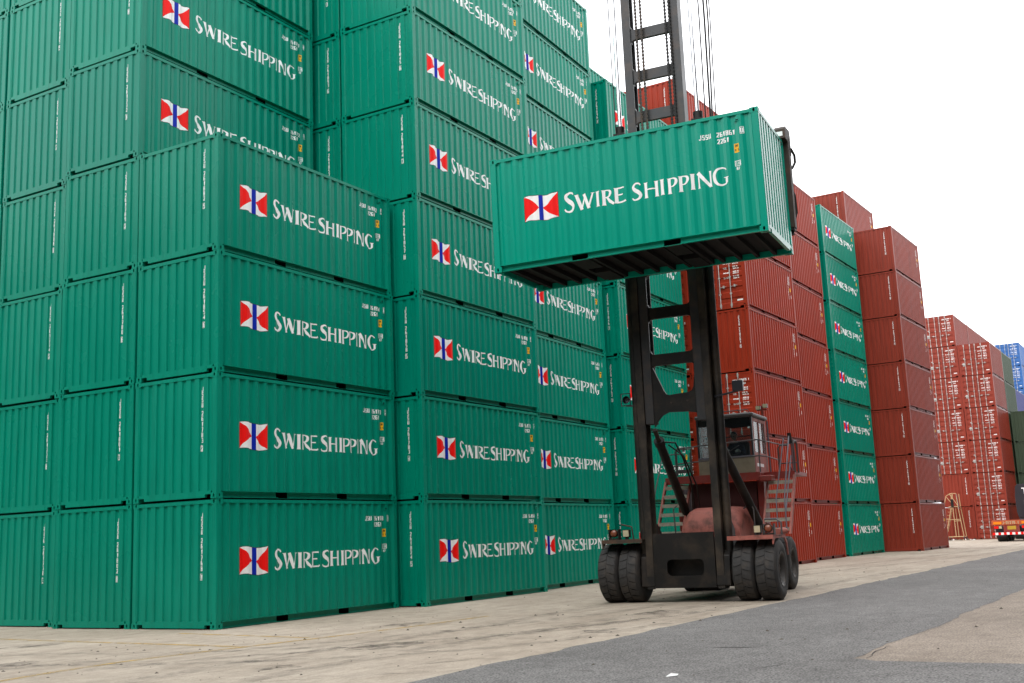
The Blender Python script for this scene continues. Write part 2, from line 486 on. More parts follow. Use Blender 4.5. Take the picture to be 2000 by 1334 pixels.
M['oil'] = stain_mat('oil_stain', (0.06, 0.05, 0.042), 0.42, 0.66, 0.6, 3.2)
def mark(pts, w, z=0.0025):
    P = []
    for i in range(len(pts) - 1):
        p0, p1, p2, p3 = [Vector(pts[min(max(q, 0), len(pts) - 1)]) for q in (i - 1, i, i + 1, i + 2)]
        for k in range(8):
            t = k / 8
            P.append(tuple(0.5 * ((2 * p1) + (p2 - p0) * t + (2 * p0 - 5 * p1 + 4 * p2 - p3) * t * t + (3 * p1 - p0 - 3 * p2 + p3) * t ** 3)))
    P.append(pts[-1])
    structure(ribbon('tyre_mark', P, w, z, M['tyre_mark']), 'dark rubber tyre mark on the concrete')
for k, (pts, w) in enumerate([([(-9, -5.6), (-4, -5.3), (2, -5.5), (8, -5.1), (20, -5.4)], .40), ([(-9, -7.0), (-3, -6.9), (3, -7.3), (9, -7.9), (22, -8.2)], .42), ([(-8, -1.0), (-5, -2.6), (-1, -4.9), (4, -6.4), (8, -6.7)], .36),
                          ([(-8, -2.4), (-5, -4.0), (-1, -6.4), (3, -8.0), (7, -8.6)], .36), ([(-6, 4), (-4.5, 0), (-3.2, -4), (-.5, -7.0), (5, -8.4)], .34), ([(-7.2, 3), (-5.8, -1), (-4.6, -5), (-2, -8.0), (2, -8.8)], .30),
                          ([(14, -3.2), (24, -4.2), (40, -6.4), (70, -7.6)], .45), ([(14, -5.0), (24, -6.0), (40, -8.3), (70, -9.2)], .45)]):
    mark(pts, w, 0.0022 + k * 0.0003)
rs = random.Random(31)
for k in range(9):
    cx, cy, rr = [(-4.9, -6.3, .35), (-2.2, -6.0, .55), (1.5, -3.6, .5), (4.4, -7.6, .6), (9.5, -6.2, .9), (-5.6, -1.6, .4), (-3.2, 1.2, .5), (13, -7.2, .7), (.5, -8.2, .4)][k]
    pts = [(cx + rr * rs.uniform(.7, 1.5) * math.cos(q * PI / 9), cy + rr * rs.uniform(.5, 1.0) * math.sin(q * PI / 9)) for q in range(18)]
    structure(sheet('oil_stain', pts, 0.0048 + k * .00005, M['oil']), 'dark oil stain on the concrete')
for k, (x, y, ln, an) in enumerate([(-6.2, -7.2, .8, -.9), (-5.0, -2.9, 1.1, -1.3), (-2.7, -5.2, .9, -.7), (-1.0, -7.4, 1.3, -1.0), (2.5, -8.3, 1.2, -.6), (-5.9, .4, .9, -1.2), (-5.3, -8.2, .55, -1.1), (-4.4, -10.3, .5, -1.4), (-3.9, -12.4, .7, -.4), (.6, -10.6, .9, -1.2)]):
    crack(x, y, ln, an, 0.0062 if y > -9 else 0.0095, 40 + k, 0.016)

# pebbles and grit strewn over the yard: nobody could count them
mb = MB(); r = random.Random(21)
for i in range(420):
    x = r.uniform(-7.5, 30) if i % 3 else r.uniform(-7, 4); y = r.uniform(-9.0, -0.9) if i % 4 else r.uniform(-14, -9)
    if x < -1 and i % 5 == 0: y = r.uniform(-4, 4)
    if x > 0 and y > -1.2: y -= 1.2
    s = r.choice([0.008, 0.010, 0.014, 0.02, 0.03]) * r.uniform(0.7, 1.3)
    zc = 0.006 if y < -9.0 else 0.0
    pts = [(x + s * r.uniform(0.7, 1.2) * math.cos(k * PI / 3), y + s * r.uniform(0.7, 1.2) * math.sin(k * PI / 3), zc) for k in range(6)]
    top = (x + r.uniform(-.2, .2) * s, y, zc + s * r.uniform(0.4, 0.8))
    mb.add(pts + [top], [(k, (k + 1) % 6, 6) for k in range(6)])
o = mb.build('grit', M['stone'], fix=False); o['kind'] = 'stuff'; o['label'] = 'small dark stones and grit strewn over the yard'
mb = MB()
mb.add([(0, 0, 0.006), (0.20, 0.03, 0.02), (0.23, 0.13, 0.035), (0.02, 0.10, 0.012), (0.10, 0.15, 0.05)], [(0, 1, 2, 3), (3, 2, 4)])
o = mb.build('paper_scrap', M['paper'], fix=False); o.location = (-4.72, -11.75, 0.004); o.rotation_euler = (0, 0, -1.1); o.scale = (.62, .62, .62)
tag(o, 'crumpled white paper scrap lying on the dark asphalt', 'paper')
mb = MB()
mb.add([(0, 0, 0.005), (0.12, 0.02, 0.016), (0.13, 0.09, 0.02), (0.01, 0.07, 0.03)], [(0, 1, 2, 3)])
o = mb.build('paper_scrap', M['paper'], fix=False); o.location = (-5.45, -13.2, 0.004); o.rotation_euler = (0, 0, 0.6)
tag(o, 'small white paper scrap near the bottom edge of the asphalt', 'paper')

# unseen made-up buildings, added to shade the lower containers and darken their reflections
def light_blocker(label, loc, rot, length, depth, h):
    w = thing('light_blocker', label, 'light_blocker', loc, rot)
    mb = MB(); pts = []; n = int(length / .5)
    for i in range(n + 1):
        x = -length / 2 + length * i / n
        pts += [(x, 0 if i % 2 else .08)]
    mb.prism(pts + [(length / 2, -depth), (-length / 2, -depth)], 0, h, 'z')
    mb.build('wall', M['blocker_wall'], w)
    MB().prism([(0.6, h + .002), (.6, h + .25), (-depth / 2, h + 1.2), (-depth - .6, h + .25), (-depth - .6, h + .002)], -length / 2 - .5, length / 2 + .5, 'x').build('roof', M['blocker_roof'], w)
    for k in range(int(length / 18)):
        x = -length / 2 + 9 + 18 * k
        MB().box(x - 2.5, x + 2.5, .081, .16, .02, 5.5).build('door', M['cab_black'], w)
    return w
light_blocker('added unseen dark block shading the container row from across the yard', (30, -25, 0), (0, 0, 0), 170, 30, 22)
light_blocker('added unseen dark block shading the container ends from the cross aisle', (-24, 40, 0), (0, 0, -PI / 2), 112, 30, 19)

# ------------------------------------------------------------------ lettering
def clip_half(poly, axis, c, keep_less):
    out = []
    n = len(poly)
    for i in range(n):
        p, q = poly[i], poly[(i + 1) % n]
        pin = (p[axis] <= c) if keep_less else (p[axis] >= c)
        qin = (q[axis] <= c) if keep_less else (q[axis] >= c)
        if pin: out.append(p)
        if pin != qin:
            t = (c - p[axis]) / (q[axis] - p[axis])
            out.append((p[0] + (q[0] - p[0]) * t, p[1] + (q[1] - p[1]) * t))
    return out
def split(poly, axis, folds):
    lo = min(p[axis] for p in poly); hi = max(p[axis] for p in poly)
    cs = [c for c in folds if lo + 1e-5 < c < hi - 1e-5]
    rest, res = poly, []
    for c in cs:
        a = clip_half(rest, axis, c, True); rest = clip_half(rest, axis, c, False)
        if len(a) > 2: res.append(a)
    if len(rest) > 2: res.append(rest)
    return res
def interp(prof, a):
    for (a0, d0), (a1, d1) in zip(prof, prof[1:]):
        if a <= a1:
            return d0 if a1 == a0 else d0 + (d1 - d0) * (a - a0) / (a1 - a0)
    return prof[-1][1]
def conform(mb, polys, axis, prof, place, off0=0.0015, mi=0, step=0.00025):
    """lay flat 2-D shapes on a folded sheet: cut at each fold, then sink to the sheet's depth"""
    folds = [a for a, d in prof]
    for k, poly in enumerate(polys):
        off = off0 + (k % 6) * step
        for pc in split(poly, axis, folds):
            mid = sum(p[axis] for p in pc) / len(pc)
            vs = []
            for p in pc:
                a = min(max(p[axis], prof[0][0]), prof[-1][0])
                vs.append(place(p[0], p[1], interp(prof, a) - off))
            mb.add(vs, [tuple(range(len(vs)))], mi)

STROKE_GAIN = [1.0]
def stroke(path, widths):
    path = [Vector(p) for p in path]
    if not isinstance(widths, (list, tuple)): widths = [widths] * len(path)
    widths = [w * STROKE_GAIN[0] for w in widths]
    L_, R_ = [], []
    for i, p in enumerate(path):
        a = path[max(i - 1, 0)]; b = path[min(i + 1, len(path) - 1)]
        t = (b - a).normalized(); nrm = Vector((-t.y, t.x))
        if 0 < i < len(path) - 1:
            t0 = (p - a).normalized(); t1 = (b - p).normalized()
            c = max(0.45, math.cos(0.5 * t0.angle(t1, 0)))
        else: c = 1
        L_.append(p + nrm * widths[i] / 2 / c); R_.append(p - nrm * widths[i] / 2 / c)
    return [[tuple(L_[i]), tuple(R_[i]), tuple(R_[i + 1]), tuple(L_[i + 1])] for i in range(len(path) - 1)]
def curve(pts, n=5):
    """Catmull-Rom through (x, y, width)"""
    out, ws = [], []
    P = [Vector(p) for p in pts]
    for i in range(len(P) - 1):
        p0, p1, p2, p3 = P[max(i - 1, 0)], P[i], P[i + 1], P[min(i + 2, len(P) - 1)]
        for k in range(n + (1 if i == len(P) - 2 else 0)):
            t = k / n
            q = 0.5 * ((2 * p1) + (p2 - p0) * t + (2 * p0 - 5 * p1 + 4 * p2 - p3) * t * t + (3 * p1 - p0 - 3 * p2 + p3) * t ** 3)
            out.append((q.x, q.y)); ws.append(q.z)
    return stroke(out, ws)
def stem(x, w=0.155, fl=0.05):
    h = w * 1.2 / 2
    return [[(x - h - fl, 0), (x + h + fl, 0), (x + h + .012, 0.045), (x - h - .012, 0.045)], [(x - h - .012, .045), (x + h + .012, .045), (x + h, .25), (x - h, .25)],
            [(x - h, .25), (x + h, .25), (x + h, .75), (x - h, .75)], [(x - h, .75), (x + h, .75), (x + h + .012, .955), (x - h - .012, .955)],
            [(x - h - .012, .955), (x + h + .012, .955), (x + h + fl, 1), (x - h - fl, 1)]]
GLYPH = {
 'S': lambda: curve([(.60, .84, .05), (.54, .93, .07), (.36, .965, .075), (.17, .87, .12), (.145, .72, .15), (.28, .57, .18), (.47, .44, .185), (.585, .27, .15), (.50, .09, .11), (.30, .03, .075), (.12, .07, .07), (.05, .17, .05)]),
 'W': lambda: stroke([(.02, 1), (.32, 0)], .16) + stroke([(.29, 0), (.56, .88)], .075) + stroke([(.50, 1), (.80, 0)], .16) + stroke([(.77, 0), (1.06, 1)], .075)
     + [[(-.1, .965), (.16, .965), (.16, 1), (-.1, 1)], [(.95, .965), (1.16, .965), (1.16, 1), (.95, 1)]],
 'I': lambda: stem(.1),
 'R': lambda: stem(.1) + curve([(.1, .965, .06), (.36, .965, .06), (.53, .86, .13), (.545, .72, .16), (.45, .57, .11), (.30, .52, .06), (.15, .52, .05)]) + stroke([(.28, .53), (.50, .22), (.78, .0)], [.10, .155, .13]),
 'E': lambda: stem(.1) + stroke([(.1, .965), (.55, .965), (.60, .93)], [.07, .07, .09]) + stroke([(.1, .53), (.50, .53)], .065) + stroke([(.1, .04), (.58, .045), (.68, .11)], [.08, .08, .10]),
 'H': lambda: stem(.1) + stem(.80) + stroke([(.1, .53), (.80, .53)], .065),
 'P': lambda: stem(.1) + curve([(.1, .965, .06), (.36, .965, .06), (.55, .86, .13), (.57, .70, .16), (.46, .53, .11), (.30, .46, .06), (.15, .47, .05)]),
 'N': lambda: stem(.1, .08, .05) + stroke([(.06, 1), (.84, .02)], [.20, .14]) + stem(.86, .08, .04),
 'G': lambda: curve([(.88, .84, .05), (.80, .93, .06), (.58, .975, .07), (.30, .90, .11), (.11, .70, .16), (.08, .48, .175), (.15, .24, .16), (.34, .06, .10), (.58, .02, .07), (.80, .07, .07), (.88, .12, .06)])
     + [[(.80, .06), (.96, .14), (.96, .42), (.80, .42)], [(.70, .40), (1.02, .40), (1.02, .44), (.70, .44)]],
}
def glyph(ch, x, y, w, h, gw):
    """place glyph of nominal width gw (in cap heights) into slot x..x+w"""
    return [[(x + p[0] / gw * w, y + p[1] * h) for p in poly] for poly in GLYPH[ch]()]
def shift_left(x):
    return x - .115 * max(0.0, 1 - (x - .79) / 1.75)
def company_name():
    P = []
    STROKE_GAIN[0] = 1.22
    for ch, x, w, b, h, gw in [('S', 1.735, .245, 1.085, .445, .68), ('W', 2.02, .40, 1.10, .335, 1.12), ('I', 2.475, .075, 1.10, .335, .22), ('R', 2.615, .265, 1.10, .335, .80), ('E', 2.895, .245, 1.10, .335, .68),
                               ('S', 3.265, .235, 1.085, .375, .68), ('H', 3.555, .295, 1.10, .335, .90), ('I', 3.915, .075, 1.10, .335, .22), ('P', 4.065, .215, 1.10, .335, .66), ('P', 4.31, .215, 1.10, .335, .66),
                               ('I', 4.565, .075, 1.10, .335, .22), ('N', 4.695, .305, 1.10, .335, .95), ('G', 5.03, .31, 1.085, .375, 1.0)]:
        P += glyph(ch, x, b, w, h, gw)
    STROKE_GAIN[0] = 1.0
    return P
# plain block letters on a 0.6 x 1 cell
BF = {
 '0': [[(.12, .1), (.12, .9), (.48, .9), (.48, .1), (.12, .1)]], '1': [[(.16, .78), (.33, .95), (.33, 0)]],
 '2': [[(.1, .75), (.15, .9), (.45, .9), (.5, .7), (.12, .07), (.52, .07)]], '3': [[(.1, .92), (.48, .92), (.48, .52), (.2, .52)], [(.48, .52), (.48, .08), (.1, .08)]],
 '4': [[(.40, 0), (.40, .95), (.08, .3), (.54, .3)]], '5': [[(.48, .93), (.14, .93), (.12, .55), (.42, .55), (.48, .4), (.48, .15), (.40, .07), (.1, .07)]],
 '6': [[(.46, .92), (.14, .92), (.12, .08), (.48, .08), (.48, .52), (.14, .52)]], '7': [[(.08, .93), (.5, .93), (.24, 0)]],
 '8': [[(.13, .52), (.13, .92), (.47, .92), (.47, .08), (.13, .08), (.13, .52), (.47, .52)]], '9': [[(.47, .5), (.13, .5), (.13, .92), (.48, .92), (.46, .08), (.14, .08)]],
 'J': [[(.46, 1), (.46, .12), (.36, .07), (.12, .07), (.08, .25)]], 'S': [[(.48, .80), (.42, .93), (.15, .93), (.12, .56), (.48, .46), (.45, .07), (.15, .07), (.1, .2)]],
 'U': [[(.12, 1), (.12, .08), (.48, .08), (.48, 1)]], 'G': [[(.48, .80), (.42, .93), (.14, .93), (.12, .07), (.48, .07), (.48, .45), (.30, .45)]],
 'M': [[(.08, 0), (.08, .96), (.30, .4), (.52, .96), (.52, 0)]], 'A': [[(.06, 0), (.30, .98), (.54, 0)], [(.14, .33), (.46, .33)]], 'X': [[(.08, 0), (.52, 1)], [(.08, 1), (.52, 0)]],
 'R': [[(.12, 0), (.12, .93), (.46, .93), (.46, .50), (.12, .50)], [(.28, .5), (.50, 0)]], 'O': [[(.1, .1), (.1, .9), (.5, .9), (.5, .1), (.1, .1)]],
 'T': [[(.05, .93), (.55, .93)], [(.30, .93), (.30, 0)]], 'E': [[(.50, .93), (.12, .93), (.12, .07), (.50, .07)], [(.12, .5), (.42, .5)]],
 'P': [[(.12, 0), (.12, .93), (.48, .93), (.48, .46), (.12, .46)]], 'Y': [[(.06, 1), (.30, .5), (.54, 1)], [(.30, .5), (.30, 0)]], 'L': [[(.12, 1), (.12, .07), (.50, .07)]],
 'D': [[(.12, .07), (.12, .93), (.38, .93), (.49, .75), (.49, .25), (.38, .07), (.12, .07)]], 'C': [[(.48, .85), (.42, .93), (.14, .93), (.12, .07), (.44, .07), (.48, .18)]],
 'K': [[(.12, 0), (.12, 1)], [(.5, 1), (.14, .45)], [(.24, .55), (.52, 0)]], 'B': [[(.12, .07), (.12, .93), (.44, .93), (.44, .53), (.12, .53)], [(.44, .53), (.49, .4), (.49, .07), (.12, .07)]],
 'V': [[(.06, 1), (.30, .03), (.54, 1)]], 'N': [[(.1, 0), (.1, .97), (.5, .03), (.5, 1)]], '-': [[(.12, .48), (.48, .48)]], '.': [[(.24, .06), (.36, .06)]], 'I': [[(.3, 0), (.3, 1)]], 'H': [[(.1, 0), (.1, 1)], [(.5, 0), (.5, 1)], [(.1, .5), (.5, .5)]],
}
def text(s, x, y, h, w=0.6, sw=0.15):
    """one line of block letters; w = advance in cap heights"""
    P = []
    for i, ch in enumerate(s):
        if ch == ' ' or ch not in BF: continue
        for pl in BF[ch]:
            P += stroke([(x + (i * w + p[0] * w / 0.66) * h, y + p[1] * h) for p in pl], sw * h)
    return P
def frame_box(x0, x1, y0, y1, t):
    return [[(x0, y0), (x1, y0), (x1, y0 + t), (x0, y0 + t)], [(x0, y1 - t), (x1, y1 - t), (x1, y1), (x0, y1)], [(x0, y0 + t), (x0 + t, y0 + t), (x0 + t, y1 - t), (x0, y1 - t)], [(x1 - t, y0 + t), (x1, y0 + t), (x1, y1 - t), (x1 - t, y1 - t)]]

# ------------------------------------------------------------------ shipping containers
CL, CW, CH = 6.058, 2.438, 2.591
def corr(a0, a1, pitch, flat, slope, inner, d_out, d_in):
    """trapezoid corrugation profile [(a, depth)] centred on a0..a1"""
    n = int((a1 - a0 - flat) / pitch)
    start = (a0 + a1) / 2 - (n * pitch) / 2 - flat / 2
    P = [(a0, d_out)]
    a = start
    for k in range(n):
        P += [(a + flat, d_out), (a + flat + slope, d_in), (a + flat + slope + inner, d_in), (a + flat + 2 * slope + inner, d_out)]
        a += pitch
    P.append((a1, d_out))
    return P
def side_profile():
    """folds of the side wall: starts deep beside the post, rises to the outer face, 21 waves"""
    P = [(0.15, .046)]
    for k in range(21):
        c = .250 + .281 * k
        P += [(c - .034, .046), (c + .034, .010)]
        if k < 20: P += [(c + .106, .010), (c + .174, .046)]
    P.append((CL - .15, .010))
    return P
def end_profile():
    P = [(.13, .012), (.150, .012), (.165, .042)]
    for k in range(9):
        a = .165 + k * .2525
        P += [(a + .088, .042)]
        if k < 8: P += [(a + .106, .012), (a + .2345, .012), (a + .2525, .042)]
    P += [(CW - .150, .012), (CW - .13, .012)]
    return P
SIDE = side_profile()
ENDP = end_profile()
DOORP = [(0.16, .012)]
for zc in (0.36, 0.80, 1.22, 1.62, 2.06):
    DOORP += [(zc - .12, .012), (zc - .075, .046), (zc + .075, .046), (zc + .12, .012)]
DOORP += [(2.49, .012)]
Z_PB, Z_PT = 0.155, 2.50

def side_mesh(far):
    mb = MB()
    vs = []
    for a, d in SIDE:
        y = d if not far else CW - d
        vs += [(a, y, Z_PB), (a, y, Z_PT)]
    fs = [(2 * i, 2 * i + 2, 2 * i + 3, 2 * i + 1) if not far else (2 * i, 2 * i + 1, 2 * i + 3, 2 * i + 2) for i in range(len(SIDE) - 1)]
    return mb.add(vs, fs)
def front_mesh(end):
    mb = MB(); vs = []
    for a, d in ENDP:
        x = d if end == 0 else CL - d
        vs += [(x, a, Z_PB), (x, a, Z_PT)]
    fs = [(2 * i, 2 * i + 1, 2 * i + 3, 2 * i + 2) if end == 0 else (2 * i, 2 * i + 2, 2 * i + 3, 2 * i + 1) for i in range(len(ENDP) - 1)]
    return mb.add(vs, fs)
def door_mesh(end, half, plain=False):
    """half 0: small-y leaf (right as seen from outside at end 0)"""
    mb = MB(); y0, y1 = (0.085, CW / 2 - 0.012) if half == 0 else (CW / 2 + 0.012, CW - 0.085)
    X = (lambda d: d) if end == 0 else (lambda d: CL - d)
    if plain:
        return mb.box(min(X(.014), X(.05)), max(X(.014), X(.05)), y0, y1, .165, 2.49)
    yi0, yi1 = y0 + 0.075, y1 - 0.075
    vs = []
    for z, d in DOORP:
        vs += [(X(d), yi0, z), (X(d), yi1, z)]
    mb.add(vs, [(2 * i, 2 * i + 1, 2 * i + 3, 2 * i + 2) for i in range(len(DOORP) - 1)])
    for ya, yb in ((y0, yi0), (yi1, y1)):
        mb.box(min(X(.008), X(.05)), max(X(.008), X(.05)), ya, yb, .165, 2.49)
    return mb
def casting_mesh(ex, ey, ez):
    """corner casting with the three lifting holes sunk into its outer faces"""
    sx, sy, sz = .178, .162, .116
    x0, x1 = (0, sx) if ex == 0 else (CL - sx, CL)
    y0, y1 = (0, sy) if ey == 0 else (CW - sy, CW)
    z0, z1 = (.002, sz) if ez == 0 else (CH - sz, CH - .002)
    mb = MB()
    def hole_face(fix, fa, fb, rect, oa, ob, depth, mk):
        (a0, a1), (b0, b1) = rect
        ca, cb = (a0 + a1) / 2, (b0 + b1) / 2
        ha, hb = (a1 - a0) / 2, (b1 - b0) / 2
        angs = sorted([2 * PI * k / 12 + 0.05 for k in range(12)] + [math.atan2(s * hb, t * ha) % (2 * PI) for s in (1, -1) for t in (1, -1)])
        outer, inner = [], []
        for an in angs:
            c, s = math.cos(an), math.sin(an)
            k = min(ha / abs(c) if abs(c) > 1e-9 else 1e9, hb / abs(s) if abs(s) > 1e-9 else 1e9)
            outer.append((ca + c * k, cb + s * k)); inner.append((ca + oa * c, cb + ob * s))
        n = len(angs)
        vs = [mk(fix, *p) for p in outer] + [mk(fix, *p) for p in inner] + [mk(fix + depth, *p) for p in inner]
        mb.add(vs, [(i, (i + 1) % n, n + (i + 1) % n, n + i) for i in range(n)] + [(n + i, n + (i + 1) % n, 2 * n + (i + 1) % n, 2 * n + i) for i in range(n)])
        mb.add([mk(fix + depth, *p) for p in inner], [tuple(range(n))], 1)
    hole_face(x0 if ex == 0 else x1, 0, 0, ((y0, y1), (z0, z1)), .024, .040, .05 if ex == 0 else -.05, lambda f, a, b: (f, a, b))
    hole_face(y0 if ey == 0 else y1, 0, 0, ((x0, x1), (z0, z1)), .024, .040, .05 if ey == 0 else -.05, lambda f, a, b: (a, f, b))
    hole_face(z0 if ez == 0 else z1, 0, 0, ((x0, x1), (y0, y1)), .060, .030, .04 if ez == 0 else -.04, lambda f, a, b: (a, b, f))
    xi = x1 if ex == 0 else x0; yi = y1 if ey == 0 else y0; zi = z1 if ez == 0 else z0
    mb.add([(xi, y0, z0), (xi, y1, z0), (xi, y1, z1), (xi, y0, z1)], [(0, 1, 2, 3)])
    mb.add([(x0, yi, z0), (x1, yi, z0), (x1, yi, z1), (x0, yi, z1)], [(0, 1, 2, 3)])
    mb.add([(x0, y0, zi), (x1, y0, zi), (x1, y1, zi), (x0, y1, zi)], [(0, 1, 2, 3)])
    return mb
def post_mesh(ex, ey, narrow=False):
    w = .10 if narrow else .13
    x0, x1 = (.003, .150) if ex == 0 else (CL - .150, CL - .003)
    y0, y1 = (.003, w) if ey == 0 else (CW - w, CW - .003)
    return MB().cbox(x0, x1, y0, y1, .116, CH - .116, .012)
PK = [(CL / 2 - 1.025 - .18, CL / 2 - 1.025 + .18), (CL / 2 + 1.025 - .18, CL / 2 + 1.025 + .18)]
def bottom_side_rail(far):
    mb = MB(); Y = (lambda y: y) if not far else (lambda y: CW - y)
    def bx(x0, x1, ya, yb, z0, z1): mb.box(x0, x1, min(Y(ya), Y(yb)), max(Y(ya), Y(yb)), z0, z1)
    bx(.178, CL - .178, .006, .095, .140, .1545)
    segs = [(.178, PK[0][0]), (PK[0][1], PK[1][0]), (PK[1][1], CL - .178)]
    for a, b in segs:
        bx(a, b, .085, .092, .024, .140)
        bx(a, b, .020, .092, .014, .024)
    for a, b in PK:
        bx(a, b, .020, .092, .010, .0135)
    return mb
def pocket_mesh(far, k):
    mb = MB(); Y = (lambda y: y) if not far else (lambda y: CW - y)
    for a, b in PK[k:k + 1]:
        ys = (Y(.0855), Y(1.0))
        A = [(a, ys[0], .014), (b, ys[0], .014), (b, ys[0], .139), (a, ys[0], .139)]
        B = [(a, ys[1], .014), (b, ys[1], .014), (b, ys[1], .139), (a, ys[1], .139)]
        mb.add(A + B, [(0, 1, 5, 4), (1, 2, 6, 5), (2, 3, 7, 6), (3, 0, 4, 7), (4, 5, 6, 7)])
    return mb
def top_side_rail(far):
    y0, y1 = (.004, .064) if not far else (CW - .064, CW - .004)
    return MB().box(.178, CL - .178, y0, y1, 2.500, 2.568)
def end_rail(ex, top):
    x0, x1 = (.004, .07) if ex == 0 else (CL - .07, CL - .004)
    mb = MB()
    if top:
        return mb.box(x0, x1, .162, CW - .162, 2.495, 2.568)
    y0, y1 = .162, CW - .162
    pts = [(y0, .090), (y0 + .15, .090), (y0 + .165, .075), (y0 + .165, .026), (y1 - .165, .026), (y1 - .165, .075), (y1 - .15, .090), (y1, .090), (y1, .158), (y0, .158)]
    mb.prism(pts, x0, x1, 'x')
    return mb
def locking_bar_mesh(y, hy, far=False):
    mb = MB(); x = -.012
    mb.tube([(x, y, .06), (x, y, 2.53)], .018 if not far else .019, 6)
    for z in (.10, 2.40):
        mb.box(-.03, .012, y - .035, y + .035, z, z + .11)
        mb.box(-.022, .012, y - .022, y + .022, z - .05, z + .16)
    for z in (.62, 1.30, 1.95):
        mb.box(-.022, .012, y - .045, y + .045, z, z + .05)
    mb.tube([(-.03, y, .92), (-.034, y + hy * .2, .925), (-.03, y + hy, .945)], .014 if not far else .015, 5)
    mb.box(-.05, .012, y + hy * .62 - .03, y + hy * .62 + .03, .89, .99)
    return mb
def end_place(x_sign_end):
    # text on the end at x = 0: a runs to the right as seen, so y = CW - a
    return lambda a, b, d: (d, CW - a, b)
ENDR = [(CW - a, d) for a, d in reversed(ENDP)]

def flag_mesh(x0, x1):
    mb = MB(); place = lambda a, b, d: (a, d, b)
    z0, z1 = 1.035, 1.585
    def wv(u): return .022 * math.sin(2 * PI * u * 1.05 + 0.3)
    N = 12
    def P(u, v): return (x0 + (x1 - x0) * u, z0 + (z1 - z0) * v + wv(u))
    e = .012
    for k in range(N):                                             # dark outline, then the white ground on it
        u0, u1 = k / N, (k + 1) / N
        a, b, c, d = P(u0, 0), P(u1, 0), P(u1, 1), P(u0, 1)
        ea = e if k == 0 else 0; eb = e if k == N - 1 else 0
        conform(mb, [[(a[0] - ea, a[1] - e), (b[0] + eb, b[1] - e), (c[0] + eb, c[1] + e), (d[0] - ea, d[1] + e)]], 0, SIDE, place, .0010, 3)
        conform(mb, [[a, b, c, d]], 0, SIDE, place, .0018, 0)
    def tri(side):
        P2 = []
        nn = 8
        for k in range(nn):
            t0, t1 = k / nn, (k + 1) / nn
            def hgt(t):
                return (1 - t) * .5 + .06 * math.sin(PI * t) * (1 if side == 0 else -1) * 0 
            h0, h1 = .5 * (1 - t0) ** 0.95, .5 * (1 - t1) ** 0.95
            u0, u1 = (t0 * .455, t1 * .455) if side == 0 else (1 - t0 * .455, 1 - t1 * .455)
            b0 = .05 * math.sin(PI * t0) * (1 if side == 0 else -1); b1 = .05 * math.sin(PI * t1) * (1 if side == 0 else -1)
            P2.append([P(u0, .5 - h0 + b0 * .6), P(u1, .5 - h1 + b1 * .6), P(u1, .5 + h1 + b1), P(u0, .5 + h0 + b0)])
        return P2
    conform(mb, tri(0), 0, SIDE, place, .0026, 1, 0)
    conform(mb, tri(1), 0, SIDE, place, .0026, 1, 0)
    for k in range(3):
        u0, u1 = .448 + k * .039, .448 + (k + 1) * .039
        conform(mb, [[P(u0, 0), P(u1, 0), P(u1, 1), P(u0, 1)]], 0, SIDE, place, .0033, 2, 0)
    return mb.mesh('flag_emblem', [M['white'], M['flag_red'], M['flag_blue'], M['ink']], fix=False)
side_place = lambda a, b, d: (a, d, b)
mb = MB(); conform(mb, company_name(), 0, SIDE, side_place, .0018)
ME_NAME_LIFT = mb.mesh('company_name', M['white'], fix=False)
mb = MB(); conform(mb, [[(shift_left(a), b) for a, b in p] for p in company_name()], 0, SIDE, side_place, .0018)
ME_NAME = mb.mesh('company_name', M['white'], fix=False)
ME_FLAG_LIFT = flag_mesh(.79, 1.585)
ME_FLAG = flag_mesh(.675, 1.50)
def sticker_mesh(x0, x1, z0, z1, mat, lines):
    mb = MB()
    conform(mb, [[(x0, z0), (x1, z0), (x1, z1), (x0, z1)]], 0, SIDE, side_place, .0012, 0)
    P = []
    for s, h, dz in lines:
        P += text(s, x0 + .012, z0 + dz, h, .62, .16)
    conform(mb, P, 0, SIDE, side_place, .0024, 1)
    return mb.mesh('height_sticker', [mat, M['ink']], fix=False)
ME_YEL = sticker_mesh(5.505, 5.605, 1.715, 1.905, M['yellow'], [('2M', .055, .115), ('8.5', .05, .03)])
mb = MB()
conform(mb, frame_box(5.495, 5.62, 1.43, 1.545, .012) + text('IIC', 5.515, 1.455, .062, .62, .2) + text('87', 5.52, 1.355, .055, .66, .2), 0, SIDE, side_place, .0015)
ME_LOGO = mb.mesh('inspection_mark', M['white'], fix=False)
ME_YEL_R = None
mb = MB(); conform(mb, [[(5.585, 1.53), (5.665, 1.53), (5.665, 1.69), (5.585, 1.69)]], 0, SIDE, side_place, .0012)
ME_YEL_R = mb.mesh('height_sticker', M['yellow'], fix=False)
mb = MB(); conform(mb, [[(5.645, 1.22), (5.70, 1.22), (5.70, 1.37), (5.645, 1.37)]], 0, SIDE, side_place, .0012)
ME_WHT_R = mb.mesh('inspection_mark', M['white'], fix=False)

